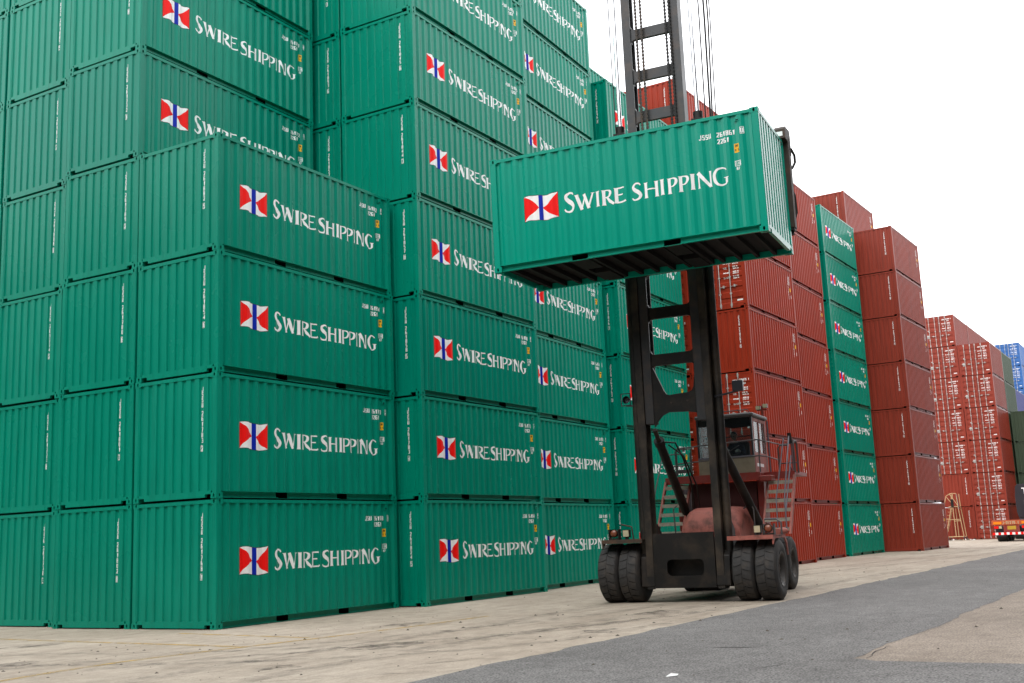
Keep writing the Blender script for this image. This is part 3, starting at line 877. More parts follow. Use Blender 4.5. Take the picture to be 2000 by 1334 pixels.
def side_number(num, chk):
    mb = MB()
    P = text('JSSU', 4.80, 2.105, .105, .62, .165) + text(num, 5.165, 2.105, .105, .62, .165) + text(chk, 5.665, 2.105, .105, .62, .165) + frame_box(5.652, 5.738, 2.085, 2.23, .010) + text('22G1', 5.17, 1.96, .105, .62, .165)
    conform(mb, P, 0, SIDE, side_place, .0018)
    return mb.mesh('serial_number', M['white'], fix=False)
def end_number(pre, num, chk):
    mb = MB(); P = []
    z = 2.31
    xx = CW - .475
    STROKE_GAIN[0] = .8
    for ch in pre + ' ' + num + ' ' + chk:
        if ch == ' ': z -= .055; continue
        P += text(ch, xx, z - .098, .098, .62, .2)
        z -= .112
    P += frame_box(xx - .012, xx + .078, z - .0, z + .130, .008)
    STROKE_GAIN[0] = 1.0
    conform(mb, P, 0, ENDR, end_place(0), .0018)
    return mb.mesh('serial_number', M['white'], fix=False)
def red_side_number(pre, num):
    mb = MB(); P = []
    STROKE_GAIN[0] = .75
    for xx, z, s in ((5.33, 2.22, pre + ' ' + num), (5.55, 2.22, '22G1')):
        for ch in s:
            if ch == ' ': z -= .06; continue
            P += text(ch, xx, z - .09, .09, .62, .2); z -= .105
    STROKE_GAIN[0] = 1.0
    conform(mb, P, 0, SIDE, side_place, .0018)
    return mb.mesh('serial_number', M['white'], fix=False)
def door_text(num, seed):
    """placard on the right-hand door leaf"""
    mb = MB(); r = random.Random(seed)
    a0 = CW / 2 + .28
    P = text('JSSU', a0, 2.20, .085, .62, .19) + text(num + ' ' + str(seed % 10), a0 + .31, 2.22, .085, .62, .19) + text('22G1', a0 + .36, 2.08, .085, .62, .19)
    for k, (s, v) in enumerate([('MAX GROSS', '30480 KG'), ('TARE', '2185 KG'), ('PAYLOAD', '28295 KG'), ('CU CAP', '33.2 CUM')]):
        z = 1.88 - k * .20
        P += text(s, a0, z, .062, .60, .2) + text(v, a0 + .40, z + .035, .052, .60, .2) + text(str(r.randint(10000, 67200)) + ' LB', a0 + .40, z - .04, .052, .60, .2)
    P += [[(a0 + .50, .31), (a0 + .74, .31), (a0 + .74, .37), (a0 + .50, .37)]]
    conform(mb, P, 1, DOORP, end_place(0), .0018)
    return mb.mesh('door_lettering', M['white'], fix=False)
mb = MB()
conform(mb, [[(.28, .80), (.44, .80), (.44, 1.06), (.28, 1.06)]] + [[(.40 + .05 * math.cos(k * PI / 4), 1.42 + .05 * math.sin(k * PI / 4)) for k in range(8)]], 1, DOORP, end_place(0), .0018)
ME_PLATE = mb.mesh('data_plate', M['galv'], fix=False)

_mc = {}
def cm(key, col, fn, mats=None, smooth=False):
    k = (key, col)
    if k not in _mc:
        base = ('B', key)
        _mc[k] = fn().mesh(key[0] if isinstance(key, tuple) else key, mats or [M[col], M['underseal']], smooth=smooth)
    return _mc[k]
def frame_far():
    mb = MB()
    for ex in (0, 1):
        for ey in (0, 1):
            x0, x1 = (0, .15) if ex == 0 else (CL - .15, CL)
            y0, y1 = (0, .13) if ey == 0 else (CW - .13, CW)
            mb.box(x0, x1, y0, y1, .002, CH - .002)
    return mb
serial = random.Random(99)
N_CONT = [0]
def container(col, label, group, loc, yaw=0.0, rot=None, x0='front', detail=2, num=None, chk=None, marks=True, under=False, name_flag=False, side_marks=True, pre='JSSU', side_far=True):
    r = rot if rot is not None else (0, 0, yaw)
    if col == 'green' and not under: col = ('green', 'green', 'green_b', 'green_c')[serial.randint(0, 3)]
    t = thing('shipping_container', label, 'shipping container', loc, r, group)
    num = num or str(serial.randint(261760, 261899)); chk = chk or str(serial.randint(0, 9))
    part = lambda nm, me: obj(nm, me, t)
    part('side_wall', cm('side_near', col, lambda: side_mesh(False)))
    part('side_wall', cm('side_far', col, lambda: side_mesh(True)))
    part('roof', cm('roof', col, lambda: MB().box(.06, CL - .06, .06, CW - .06, 2.545, 2.562)))
    part('floor', cm('floor', col, lambda: MB().box(.06, CL - .06, .06, CW - .06, .142, .152), [M['underseal']]))
    if x0 == 'front':
        part('front_wall', cm('front0', col, lambda: front_mesh(0)))
        part('door', cm('dplain0', col, lambda: door_mesh(1, 0, True))); part('door', cm('dplain1', col, lambda: door_mesh(1, 1, True)))
        if marks: part('serial_number', end_number(pre, num, chk))
    elif x0 == 'back':                                              # front wall at the far end, plain doors here
        part('front_wall', cm('front1', col, lambda: front_mesh(1)))
        part('door', cm('dplain2', col, lambda: door_mesh(0, 0, True))); part('door', cm('dplain3', col, lambda: door_mesh(0, 1, True)))
    else:
        part('front_wall', cm('front1', col, lambda: front_mesh(1)))
        for h in (0, 1):
            d = part('door', cm('door%d' % h, col, lambda: door_mesh(0, h)))
            ys = ((.67, -.30), (1.13, -.28)) if h == 0 else ((1.49, .30), (1.96, .26))
            for y, hy in ys:
                obj('locking_bar', cm(('locking_bar', y, detail), col, lambda: locking_bar_mesh(y, hy, detail < 2), [M['galv']]), d)
            if h == 0: obj('door_lettering', door_text(num, int(num) % 97 + N_CONT[0]), d)
            else: obj('data_plate', ME_PLATE, d)
        part('door_seal', cm('seal', col, lambda: MB().box(.02, .04, CW / 2 - .0115, CW / 2 + .0115, .165, 2.49).box(.02, .04, .102, CW - .102, .159, .1645).box(.02, .04, .102, CW - .102, 2.4905, 2.4945), [M['gasket']]))
    N_CONT[0] += 1
    narrow = x0 not in ('front', 'back')
    if detail >= 2:
        for ex in (0, 1):
            for ey in (0, 1):
                nr = narrow and ex == 0
                part('corner_post', cm(('corner_post', ex, ey, nr), col, lambda: post_mesh(ex, ey, nr)))
                for ez in (0, 1):
                    part('corner_casting', cm(('corner_casting', ex, ey, ez), col, lambda: casting_mesh(ex, ey, ez)))
    else:
        part('corner_frame', cm('corner_frame', col, frame_far))
    for f in (False, True):
        part('top_rail', cm(('top_rail', f), col, lambda: top_side_rail(f)))
        b = part('bottom_rail', cm(('bottom_rail', f), col, lambda: bottom_side_rail(f)))
        for q in (0, 1):
            obj('fork_pocket', cm(('fork_pocket', f, q), col, lambda: pocket_mesh(f, q), [M['underseal']]), b)
    for ex in (0, 1):
        part('top_rail', cm(('end_top', ex), col, lambda: end_rail(ex, True)))
        part('bottom_rail', cm(('end_bot', ex), col, lambda: end_rail(ex, False)))
    if under:
        me = cm('cross_member', col, lambda: MB().box(0, .045, .096, CW - .096, .034, .139).box(-.03, 0, .096, CW - .096, .034, .042), [M['underseal']])
        for k in range(15):
            c = part('cross_member', me); x = .34 + k * (CL - .72) / 14
            for a, b in PK:
                if a - .06 < x < b + .02: x = a - .07 if x < (a + b) / 2 else b + .05
            c.location.x = x
    if side_marks and marks:
        if name_flag:
            part('company_name', ME_NAME_LIFT if under else ME_NAME); part('flag_emblem', ME_FLAG_LIFT if under else ME_FLAG)
            part('serial_number', side_number(num, chk))
            part('height_sticker', ME_YEL); part('inspection_mark', ME_LOGO)
            part('vent', cm('vent', col, lambda: MB().box(5.56, 5.66, .002, .03, 2.36, 2.43).box(5.585, 5.64, .0005, .002, 2.375, 2.40, 1)))
        elif detail >= 1:
            part('serial_number', red_side_number(pre, num))
            part('height_sticker', ME_YEL_R); part('inspection_mark', ME_WHT_R)
    return t

ORD = ['', 'lowest', 'second', 'third', 'fourth', 'fifth', 'sixth', 'seventh', 'eighth']
def stack(cols, where, x, y, yaw, n, x0='front', detail=2, nums=None, marks=True, names=False, side_marks=True, word=None, jit=0.016, pre='JSSU', start=1):
    r = random.Random(int(x * 131 + y * 17) & 0xffff)
    for k in range(n):
        c = cols[k] if isinstance(cols, list) else cols
        e = x0[k] if isinstance(x0, list) else x0
        wd = {'green': 'green', 'red': 'rust red', 'brown': 'brownish red', 'olive': 'olive green', 'blue': 'bright blue', 'violet': 'violet blue'}[c]
        wd = wd + (' door-end' if e == 'door' else '')
        lab = '%s container, %s up in the %s' % (wd, ORD[k + 1], where) if k else '%s container, lowest in the %s' % (wd, where)
        grp = {'green': 'green containers stacked in the yard', 'red': 'red containers stacked in the yard', 'brown': 'red containers stacked in the yard', 'olive': 'olive containers stacked in the yard',
               'blue': 'blue containers stacked in the yard', 'violet': 'violet blue containers stacked in the yard'}[c]
        nm = nums[k] if nums and k < len(nums) else None
        container(c, lab, grp, (x + r.uniform(-jit, jit), y + r.uniform(-jit, jit), k * CH), yaw + math.radians(r.uniform(-.14, .14)), None, e, detail, nm[0] if nm else None, nm[1] if nm else None, marks, False, names and c == 'green', side_marks, pre)
D2R = math.radians
stack('green', 'four-high stack nearest the camera', 0.0, 0.0, D2R(.87), 4, names=True, nums=[('261768', '1'), ('261783', '2'), ('261854', '6'), ('261882', '5')])
stack('green', 'tall stack just left of the four-high one', -.017, 2.50, D2R(1.5), 7, names=True, nums=[('261802', '8'), ('261801', '3'), ('261780', '6'), ('261789', '2'), ('261772', '1'), ('261771', '8'), ('261776', '5')])
stack('green', 'second tall stack left of the four-high one', .25, 5.40, D2R(.5), 7, names=False, side_marks=False, nums=[('261778', '3'), ('261773', '6'), ('261774', '2'), ('261886', '8'), ('261878', '7'), ('261885', '5'), ('261875', '6')])
stack('green', 'stack cut off by the left picture edge', .25, 7.93, D2R(.3), 7, names=False, side_marks=False)
stack('green', 'tall stack right behind the four-high one', 6.274, -.603, D2R(.81), 8, names=True, nums=[('261824', '5'), ('261783', '4'), ('261858', '5'), ('261857', '0'), ('261844', '3'), ('261845', '6'), ('261844', '8'), ('261841', '2')])
stack('green', 'recessed stack behind two front stacks', 6.30, 1.93, D2R(.8), 7, names=False, side_marks=False)
stack('green', 'eight-high stack reaching into the sky', 12.46, .02, D2R(2.55), 8, names=True)
stack('green', 'green stack behind the left mast rail', 19.062, -.032, D2R(.58), 7, names=True)
stack('green', 'hidden row peeping over the seven-high stack', 19.15, 2.55, D2R(.4), 8, names=False, marks=False, detail=1)
stack('red', 'red stack right behind the driver cab', 26.424, -2.263, D2R(-.93), 7, x0=['front', 'front', 'door', 'front', 'door', 'front', 'front'], nums=[None, None, ('210235', '2'), ('210201', '5'), ('210237', '1')])
stack(['red'] * 8, 'red stack seen through the lift mast', 26.35, .27, D2R(-.93), 8, x0=['door'] * 7 + ['front'], side_marks=True)
stack('red', 'red stack left of the narrow green stack', 33.374, -1.744, 0, 7)
stack('green', 'narrow green stack between two red ones', 40.501, -1.734, D2R(-1.21), 7, names=True)
stack('green', 'row peeping over the red stack', 40.5, .75, D2R(-1.0), 8, marks=False, detail=1)
stack('brown', 'seven-high stack at the row end', 47.396, -3.738, D2R(-1.76), 7)
stack('brown', 'stack behind the seven-high row end', 47.5, -1.25, D2R(-1.6), 8, detail=1)
stack('brown', 'six-high door stack near the trailer', 79.0, -3.78, 0, 6, x0='door', detail=1, side_marks=False)
stack('brown', 'far stack behind the platform ladder', 79.1, -1.30, 0, 7, x0=['front', 'front', 'door', 'door', 'door', 'door', 'door'], detail=1, side_marks=False)
stack('brown', 'row directly behind the far ladder stack', 85.35, -1.30, 0, 7, detail=0, marks=False)
stack('brown', 'last row behind the far ladder stack', 91.6, -1.32, 0, 7, detail=0, marks=False)
stack('olive', 'stack behind the six-high door stack', 85.3, -3.78, 0, 6, detail=0, marks=False)
stack('violet', 'far stack beyond the olive ones', 92.3, -3.66, 0, 5, detail=0, marks=False)
stack('olive', 'olive stack at the right picture edge', 85.55, -6.36, 0, 4, detail=0, marks=False)
stack('blue', 'farthest blue stack by the right edge', 117.5, -1.5, 0, 8, x0='door', detail=1, side_marks=False)
M_LIFT = (Matrix.Rotation(D2R(276.283), 3, 'Z') @ Matrix.Rotation(D2R(-.3213), 3, 'Y') @ Matrix.Rotation(D2R(.586), 3, 'X'))
container('green_lift', 'green container with flag logo hanging in the air on the lift truck', None, (4.091, -4.251, 7.314), rot=M_LIFT.to_euler(), x0='back', num='261861', chk='0', under=True, name_flag=True)

# ------------------------------------------------------------------ the lift truck
YAW = D2R(276.28)
T = thing('container_lift_truck', 'black and red container lift truck with tall mast raised among the stacks', 'lift truck', (5.635, -7.13, 0), (0, 0, YAW))
def part(nm, mb, mats, smooth=False, bevel=0.0, parent=None):
    return mb.build(nm, mats, parent or T, smooth, bevel)
# masts -------------------------------------------------------
def channel(x0, x1, y0, y1, z0, z1, open_dir, t=.045):
    """upright channel with its open side towards +x (1) or -x (-1)"""
    mb = MB()
    mb.box(x0, x1, y0, y0 + t, z0, z1); mb.box(x0, x1, y1 - t, y1, z0, z1)
    if open_dir > 0: mb.box(x0, x0 + t, y0 + t, y1 - t, z0, z1)
    else: mb.box(x1 - t, x1, y0 + t, y1 - t, z0, z1)
    return mb
for s in (-1, 1):
    a, b = sorted((s * .715, s * .885))
    part('outer_mast_rail', channel(a, b, 1.62, 2.02, .30, 10.9, -s), M['dusty_black'], bevel=.006)
    a, b = sorted((s * .505, s * .710))
    part('inner_mast_rail', channel(a, b, 1.655, 1.985, 4.0, 15.4, -s), M['grey_steel'], bevel=.006)
    c = part('lift_cylinder', MB().tube([(s * .975, 1.85, .75), (s * .975, 1.85, 11.05)], .095, 16), M['dusty_black'], True)
    part('cylinder_head', MB().tube([(s * .975, 1.85, 11.05), (s * .975, 1.85, 11.28)], .115, 16).box(s * .975 - .14, s * .975 + .14, 1.72, 1.98, 10.98, 11.10), M['black_steel'], True, parent=c)
    part('piston_rod', MB().tube([(s * .965, 1.85, 11.28), (s * .965, 1.85, 15.3)], .05, 16), M['chrome'], True, parent=c)
    part('cylinder_foot', MB().box(s * .975 - .13, s * .975 + .13, 1.72, 1.98, .45, .76), M['black_steel'], parent=c, bevel=.01)
def plate_y(pts, y0, y1):
    return MB().prism(pts, y0, y1, 'y')
for z in (13.38, 12.30, 11.27, 10.2, 7.5, 6.44, 5.34):
    h = .26
    def arc(cx, cz, r, a0, a1): return [(cx + r * math.cos(D2R(a0 + (a1 - a0) * k / 4)), cz + r * math.sin(D2R(a0 + (a1 - a0) * k / 4))) for k in range(5)]
    r_ = .09; e = .505
    pts = arc(-e + r_, z - r_, r_, 180, 90) + [(0, z)] + arc(e - r_, z - r_, r_, 90, 0) + arc(e - r_, z + h + r_, r_, 0, -90) + [(0, z + h)] + arc(-e + r_, z + h + r_, r_, 270, 180)
    part('mast_cross_beam', plate_y(pts, 1.70, 1.80), M['grey_steel'] if z > 8 else M['black_steel'])
part('mast_top_beam', MB().box(-.505, .505, 1.66, 1.98, 15.0, 15.38), M['grey_steel'], bevel=.01)
pts = [(-.505, 5.33), (-.47, 5.28), (-.24, 4.74), (-.19, 4.66), (-.12, 4.63), (.34, 4.66), (.42, 4.70), (.46, 4.78), (.505, 5.1), (.505, 4.18), (.30, 4.22), (-.15, 4.24), (-.30, 4.18), (-.42, 4.06), (-.505, 3.92)]
part('mast_gusset', plate_y(pts, 1.68, 1.74), M['black_steel'])
for bx, bz in ((-.08, 4.45), (.30, 4.47)):
    part('bolt', MB().lathe([(0, -.02), (.022, -.02), (.022, 0)], (bx, 1.68, bz), (0, 1, 0), 8), M['brown_steel'])
mb = MB()
mb.box(-.70, .70, 1.60, 1.66, .94, 1.52); mb.box(-.70, .70, 1.60, 1.66, .32, .58); mb.box(-.70, -.40, 1.60, 1.66, .58, .94); mb.box(.44, .70, 1.60, 1.66, .58, .94)
for cx, cz, sx, sz in ((-.40, .58, 1, 1), (.44, .58, -1, 1), (-.40, .94, 1, -1), (.44, .94, -1, -1)):
    mb.prism([(cx, cz), (cx + sx * .08, cz), (cx + sx * .03, cz + sz * .03), (cx, cz + sz * .08)], 1.602, 1.658, 'y')
part('mast_base_plate', mb, M['black_steel'])
for s in (-1, 1):
    a, b = sorted((s * .70, s * 1.02))
    part('mast_foot', MB().prism([(1.60, .36), (2.3, .30), (2.3, 1.55), (2.05, 1.75), (1.9, 1.2), (1.66, 1.0)], a, b, 'x'), M['black_steel'], bevel=.012)
# chains
def chain(x, y, z0, z1):
    mb = MB(); z = z0; k = 0
    while z < z1:
        w = .030 if k % 2 else .018
        mb.box(x - w, x + w, y - .018, y + .018, z, z + .040); z += .046; k += 1
    return mb
for x in (-.33, -.20, .41, .51):
    part('lift_chain', chain(x, 1.615, 8.6, 15.2), M['brown_steel'] if x < 0 else M['black_steel'])
# hoses along the mast
for x, y, rr, x2 in ((1.20, 1.75, .017, 1.16), (1.30, 1.85, .024, 1.25), (1.36, 1.95, .020, 1.24), (1.46, 1.75, .014, 1.40), (-1.05, 1.72, .013, -1.03)):
    part('hydraulic_hose', MB().tube([(x2, y, 9.6), (x2 + (x - x2) * .45, y, 11.2), (x, y, 13.5), (x, y, 15.2)], rr, 8), M['black_steel'], True)
# carriage and side spreader ----------------------------------
part('carriage', MB().box(-.70, .70, 1.46, 1.60, 8.3, 10.1).box(-.72, -.55, 1.60, 1.655, 8.4, 10.0).box(.55, .72, 1.60, 1.655, 8.4, 10.0), M['black_steel'], bevel=.01)
SP = part('spreader_beam', MB().box(-3.05, 3.05, 1.265, 1.455, 9.40, 9.74).box(-2.4, 2.4, 1.30, 1.45, 8.75, 8.95), M['brown_steel'], bevel=.012)
for s in (-1, 1):
    a, b = sorted((s * 2.86, s * 3.10))
    arm = part('spreader_arm', MB().box(a, b, 1.27, 1.52, 8.0, 10.10), M['brown_steel'], bevel=.012)
    zt = 9.93 + (.035 if s > 0 else 0)
    part('twist_lock_bracket', MB().prism([(1.0, zt), (1.0, zt + .22), (1.1, zt + .30), (1.56, zt + .33), (1.60, zt + .2), (1.60, zt - .25), (1.268, zt - .25), (1.268, zt + .002)], a - .0, b + .0, 'x'), M['brown_steel'], parent=arm, bevel=.008)
    part('arm_foot', MB().tube([((a + b) / 2, 1.40, 8.0), ((a + b) / 2, 1.40, 7.86)], .07, 10).box(a + .02, b - .02, 1.29, 1.5, 7.95, 8.02), M['black_steel'], parent=arm)
part('spreader_hose', MB().tube([(2.95, 1.5, 9.95), (3.10, 1.60, 9.88), (3.15, 1.66, 9.74), (3.15, 1.66, 9.58), (3.10, 1.58, 9.44), (3.02, 1.52, 9.38)], .03, 8), M['black_steel'], True)
part('spreader_hose', MB().tube([(3.05, 1.5, 8.95), (3.1, 1.58, 8.8), (3.11, 1.58, 8.4), (3.05, 1.5, 8.15)], .022, 8), M['black_steel'], True)
part('arrow_mark', MB().add([(3.02, 1.20, 10.06), (3.105, 1.20, 10.06), (3.062, 1.20, 10.16)], [(0, 1, 2)]).box(2.90, 3.05, .992, .996, 10.02, 10.12, 0), M['white'])
# tilt cylinders ----------------------------------------------
for s, tx, bx, by, bz in ((-1, -.62, -.60, 4.25, 1.80), (1, .72, 1.14, 4.25, 1.60)):
    A = Vector((tx, 2.05, 3.85)); B = Vector((bx, by, bz)); d = (B - A)
    c = part('tilt_cylinder', MB().tube([A + d * .10, B], .105, 14), M['black_steel'], True)
    part('tilt_rod', MB().tube([A - d * .02, A + d * .10], .055, 12), M['brown_steel'], True, parent=c)
    part('cylinder_collar', MB().tube([A + d * .09, A + d * .14], .125, 14), M['black_steel'], True, parent=c)
part('hydraulic_hose', MB().tube([(-.52, 2.3, 3.62), (-.30, 2.5, 3.6), (-.22, 2.8, 3.25), (-.18, 3.2, 2.7), (-.3, 3.8, 2.0)], .022, 8), M['black_steel'], True)
part('hydraulic_hose', MB().tube([(-.42, 2.35, 3.55), (-.18, 2.7, 3.3), (-.05, 3.2, 2.6), (-.2, 3.9, 2.0)], .018, 8), M['black_steel'], True)
# wheels ------------------------------------------------------
def tyre(xa, xb, cy, cz, R, n_lug=26, lug=True):
    mb = MB(); w = xb - xa
    prof = [(R * .56, .04 * w), (R * .62, 0), (R * .80, -.02 * w), (R * .93, .02 * w), (R * .985, .08 * w), (R, .20 * w), (R, .80 * w), (R * .985, .92 * w), (R * .93, .98 * w), (R * .80, 1.02 * w), (R * .62, w), (R * .56, .96 * w), (R * .54, .5 * w)]
    mb.lathe(prof, (xa, cy, cz), (1, 0, 0), 52, 0, True)
    return mb
def cut_tread(me_ob, xa, xb, cy, cz, R, dep=.016, n=22):
    """raised shoulder blocks with wavy gaps between them, as on a worn yard tyre"""
    mb = MB(); w = xb - xa
    for side in (0, 1):
        for k in range(n):
            t0 = 2 * PI * (k + (.5 if side else 0)) / n; t1 = t0 + 2 * PI / n * .86
            x_in = xa + w * (.47 if side == 0 else .53); x_out = xa + w * (.10 if side == 0 else .90)
            xm = (x_in + x_out) / 2
            xs = [x_out, xm, x_in]
            sk = [0.0, .030, .075]
            vs, fs = [], []
            for j, x in enumerate(xs):
                for tt in (t0 + sk[j], (t0 + t1) / 2 + sk[j], t1 + sk[j]):
                    for rr in (R * .99, R + dep * (0.6 if j == 0 else 1)):
                        vs.append((x, cy + rr * math.sin(tt), cz + rr * math.cos(tt)))
            idx = lambda j, t, r_: j * 6 + t * 2 + r_
            for j in range(2):
                for t in range(2):
                    fs.append((idx(j, t, 1), idx(j + 1, t, 1), idx(j + 1, t + 1, 1), idx(j, t + 1, 1)))
                fs.append((idx(j, 0, 0), idx(j, 0, 1), idx(j + 1, 0, 1), idx(j + 1, 0, 0)))
                fs.append((idx(j, 2, 0), idx(j + 1, 2, 0), idx(j + 1, 2, 1), idx(j, 2, 1)))
            for j in (0, 2):
                for t in range(2):
                    fs.append((idx(j, t, 0), idx(j, t + 1, 0), idx(j, t + 1, 1), idx(j, t, 1)))
            mb.add(vs, fs)
    return mb
def rim(xa, xb, cy, cz, R):
    mb = MB(); w = xb - xa
    prof = [(R * .57, .02 * w), (R * .585, -.015 * w), (R * .54, -.01 * w), (R * .49, .05 * w), (R * .46, .25 * w), (R * .30, .33 * w), (R * .24, .30 * w), (R * .22, .18 * w), (0.001, .17 * w)]
    prof2 = [(r_, w - a) for r_, a in prof]
    mb.lathe(prof, (xa, cy, cz), (1, 0, 0), 32); mb.lathe(prof2, (xa, cy, cz), (1, 0, 0), 32)
    for k in range(10):
        an = 2 * PI * k / 10
        for xx, sx in ((xa + .27 * w, -1), (xb - .27 * w, 1)):
            mb.lathe([(.001, sx * .03), (.018, sx * .03), (.018, 0)], (xx, cy + R * .38 * math.cos(an), cz + R * .38 * math.sin(an)), (1, 0, 0), 6)
    return mb
def wheel(nm, xa, xb, cy, R):
    cz = R + .014
    w_ = bpy.data.objects.new(nm, None); COL.objects.link(w_); w_.parent = T
    w_ = None
    t = tyre(xa, xb, cy, cz, R)
    wh = part(nm, rim(xa, xb, cy, cz, R), M['rim'], True)
    part('tyre', t, M['rubber'], True, parent=wh)
    part('tread', cut_tread(None, xa, xb, cy, cz, R), M['rubber'], parent=wh)
    return wh
for xa, xb in ((-2.03, -1.56), (-1.53, -1.06), (1.08, 1.55), (1.58, 2.05)):
    wheel('front_wheel', xa, xb, 2.1, .648)
for xa, xb in ((-1.42, -1.0), (1.02, 1.44)):
    wheel('rear_wheel', xa, xb, 6.35, .648)
for e in [o_ for o_ in list(T.children) if o_.type == 'EMPTY']: bpy.data.objects.remove(e)
part('front_axle', MB().tube([(-1.7, 2.1, .66), (1.7, 2.1, .66)], .20, 14).box(-.9, .9, 1.9, 2.5, .42, .95), M['black_steel'], True)
part('axle_housing', MB().lathe([(.001, -.3), (.2, -.28), (.3, -.1), (.3, .2), (.2, .3), (.001, .32)], (0, 2.2, .66), (0, 1, 0), 18), M['black_steel'], True)
part('rear_axle', MB().box(-1.25, 1.25, 6.2, 6.5, .5, .8), M['black_steel'])
# chassis -----------------------------------------------------
part('chassis', MB().box(-.62, .92, 2.3, 7.0, .55, 1.40).box(-.3, .3, 3.3, 4.2, .16, .56), M['black_steel'], bevel=.02)
part('counterweight', MB().box(-.85, .50, 6.95, 7.6, .55, 1.9), M['dark_red'], bevel=.08)
# mudguards
def fender(x0, x1, z, outer):
    mb = MB()
    mb.box(x0, x1, 1.48, 2.62, z, z + .035); mb.box(x0, x1, 1.45, 1.48, z - .05, z + .04)
    xo = x1 if outer > 0 else x0
    a, b = (xo - .03, xo) if outer > 0 else (xo, xo + .03)
    mb.prism([(1.48, z + .036), (2.62, z + .036), (2.86, z - .10), (2.95, z - .42), (2.90, z - .42), (2.80, z - .16), (2.6, z - .035), (1.7, z - .035), (1.56, z - .09), (1.48, z - .16)], a, b, 'x')
    return mb
part('mudguard', fender(1.04, 2.04, 1.365, 1), M['truck_pink'])
part('mudguard', fender(-1.87, -.90, 1.385, -1), M['brown_steel'])
# fender lamps
def lamp(x, y, z, kind):
    h = bpy.data.objects
    if kind == 'orange':
        o = part('headlight', MB().box(x - .11, x + .11, y, y + .14, z, z + .04).box(x - .125, x - .105, y, y + .16, z, z + .24).box(x + .105, x + .125, y, y + .16, z, z + .24).lathe([(.001, .16), (.08, .14), (.092, .03), (.096, 0)], (x, y, z + .145), (0, 1, 0), 18), M['black_steel'])
        part('lens', MB().lathe([(.001, -.03), (.048, -.025), (.074, -.005), (.08, .02)], (x, y, z + .145), (0, 1, 0), 18), M['lamp_orange'], True, parent=o)
    else:
        o = part('headlight', MB().box(x - .08, x + .08, y + .01, y + .12, z + .05, z + .22).box(x - .03, x + .03, y + .02, y + .1, z, z + .07), M['black_steel'])
        part('lens', MB().box(x - .066, x + .066, y - .003, y + .008, z + .064, z + .206), M['lamp_white'], parent=o)
lamp(1.88, 1.75, 1.40, 'orange'); lamp(1.64, 1.75, 1.40, 'white')
lamp(-1.68, 1.75, 1.42, 'orange'); lamp(-1.40, 1.80, 1.42, 'white')
part('lamp_guard', MB().tube([(-1.22, 1.8, 1.42), (-1.25, 1.8, 1.70), (-1.5, 1.8, 1.76)], .018, 6), M['brown_steel'])
part('lamp_guard', MB().tube([(2.16, 1.8, 1.40), (2.16, 1.8, 1.66), (2.05, 1.82, 1.74), (1.8, 1.82, 1.74)], .022, 6), M['rail_grey'])
part('side_lamp', MB().box(1.60, 1.84, 3.1, 3.3, 1.40, 1.52).sphere((1.86, 3.2, 1.47), .10, 12, 8, 0, (1.6, 1, .8)), M['truck_pink'], True)
# hood: rounded, chalky
mb = MB()
def rbox(mb, x0, x1, y0, y1, z0, z1, r, n=5):
    """hood with rounded top edges, lofted along y with a rounded nose"""
    rings = []
    ys = [(y0, .35), (y0 + .06, .62), (y0 + .18, .82), (y0 + .38, .95), (y0 + .6, 1.0), ((y0 + y1) / 2, 1.0), (y1, 1.0)]
    for y, k in ys:
        zz = z0 + (z1 - z0) * k
        rr = min(r, (zz - z0) * .9)
        ring = [(x0, y, z0)]
        for j in range(n + 1):
            a = PI - PI / 2 * j / n
            ring.append((x0 + rr + rr * math.cos(a), y, zz - rr + rr * math.sin(a)))
        for j in range(n + 1):
            a = PI / 2 - PI / 2 * j / n
            ring.append((x1 - rr + rr * math.cos(a), y, zz - rr + rr * math.sin(a)))
        ring.append((x1, y, z0)); rings.append(ring)
    m_ = len(rings[0]); vs = [p for rg in rings for p in rg]
    fs = [(i * m_ + j, i * m_ + j + 1, (i + 1) * m_ + j + 1, (i + 1) * m_ + j) for i in range(len(rings) - 1) for j in range(m_ - 1)]
    fs.append(tuple(range(m_))); fs.append(tuple(range((len(rings) - 1) * m_, len(rings) * m_)))
    mb.add(vs, fs)
    return mb
part('hood', rbox(mb, -.46, .93, 3.10, 4.48, 1.36, 2.09, .28), M['truck_pink'], True)
# body under the platform
part('engine_body', MB().box(-.62, 1.03, 4.62, 5.30, 1.36, 2.70).box(-.62, .50, 5.30, 6.9, 1.36, 2.60), M['dark_red'], bevel=.02)
part('air_cleaner', MB().tube([(.90, 4.9, 2.36), (.90, 5.5, 2.36)], .12, 18), M['truck_red'], True)
part('frame_beam', MB().box(1.04, 1.20, 4.7, 5.15, 1.40, 2.72), M['truck_red'], bevel=.01)
part('frame_beam', MB().box(-1.05, -.90, 4.9, 6.9, 1.40, 2.72), M['truck_red'], bevel=.01)
part('grab_hoop', MB().tube([(1.14, 3.7, 1.40), (1.14, 3.7, 2.0), (1.10, 3.7, 2.08), (1.0, 3.7, 2.10), (.9, 3.7, 2.02)], .018, 6), M['rail_grey'], True)
# platform
part('platform', MB().box(-.82, 1.24, 4.22, 4.30, 2.70, 2.89).box(-.82, 1.24, 4.30, 6.6, 2.80, 2.885).box(1.24, 1.98, 4.72, 6.2, 2.80, 2.885).box(1.24, 1.98, 4.66, 4.72, 2.72, 2.89).box(-1.28, -.82, 4.72, 6.2, 2.80, 2.885).box(-1.28, -.82, 4.66, 4.72, 2.72, 2.89), M['truck_red'])
part('platform_corner', MB().box(1.22, 1.52, 4.14, 4.64, 2.66, 2.80), M['truck_red'], bevel=.02)
part('number_plate', MB().box(.08, .30, 4.205, 4.218, 2.72, 2.93), M['cyan_plate'])
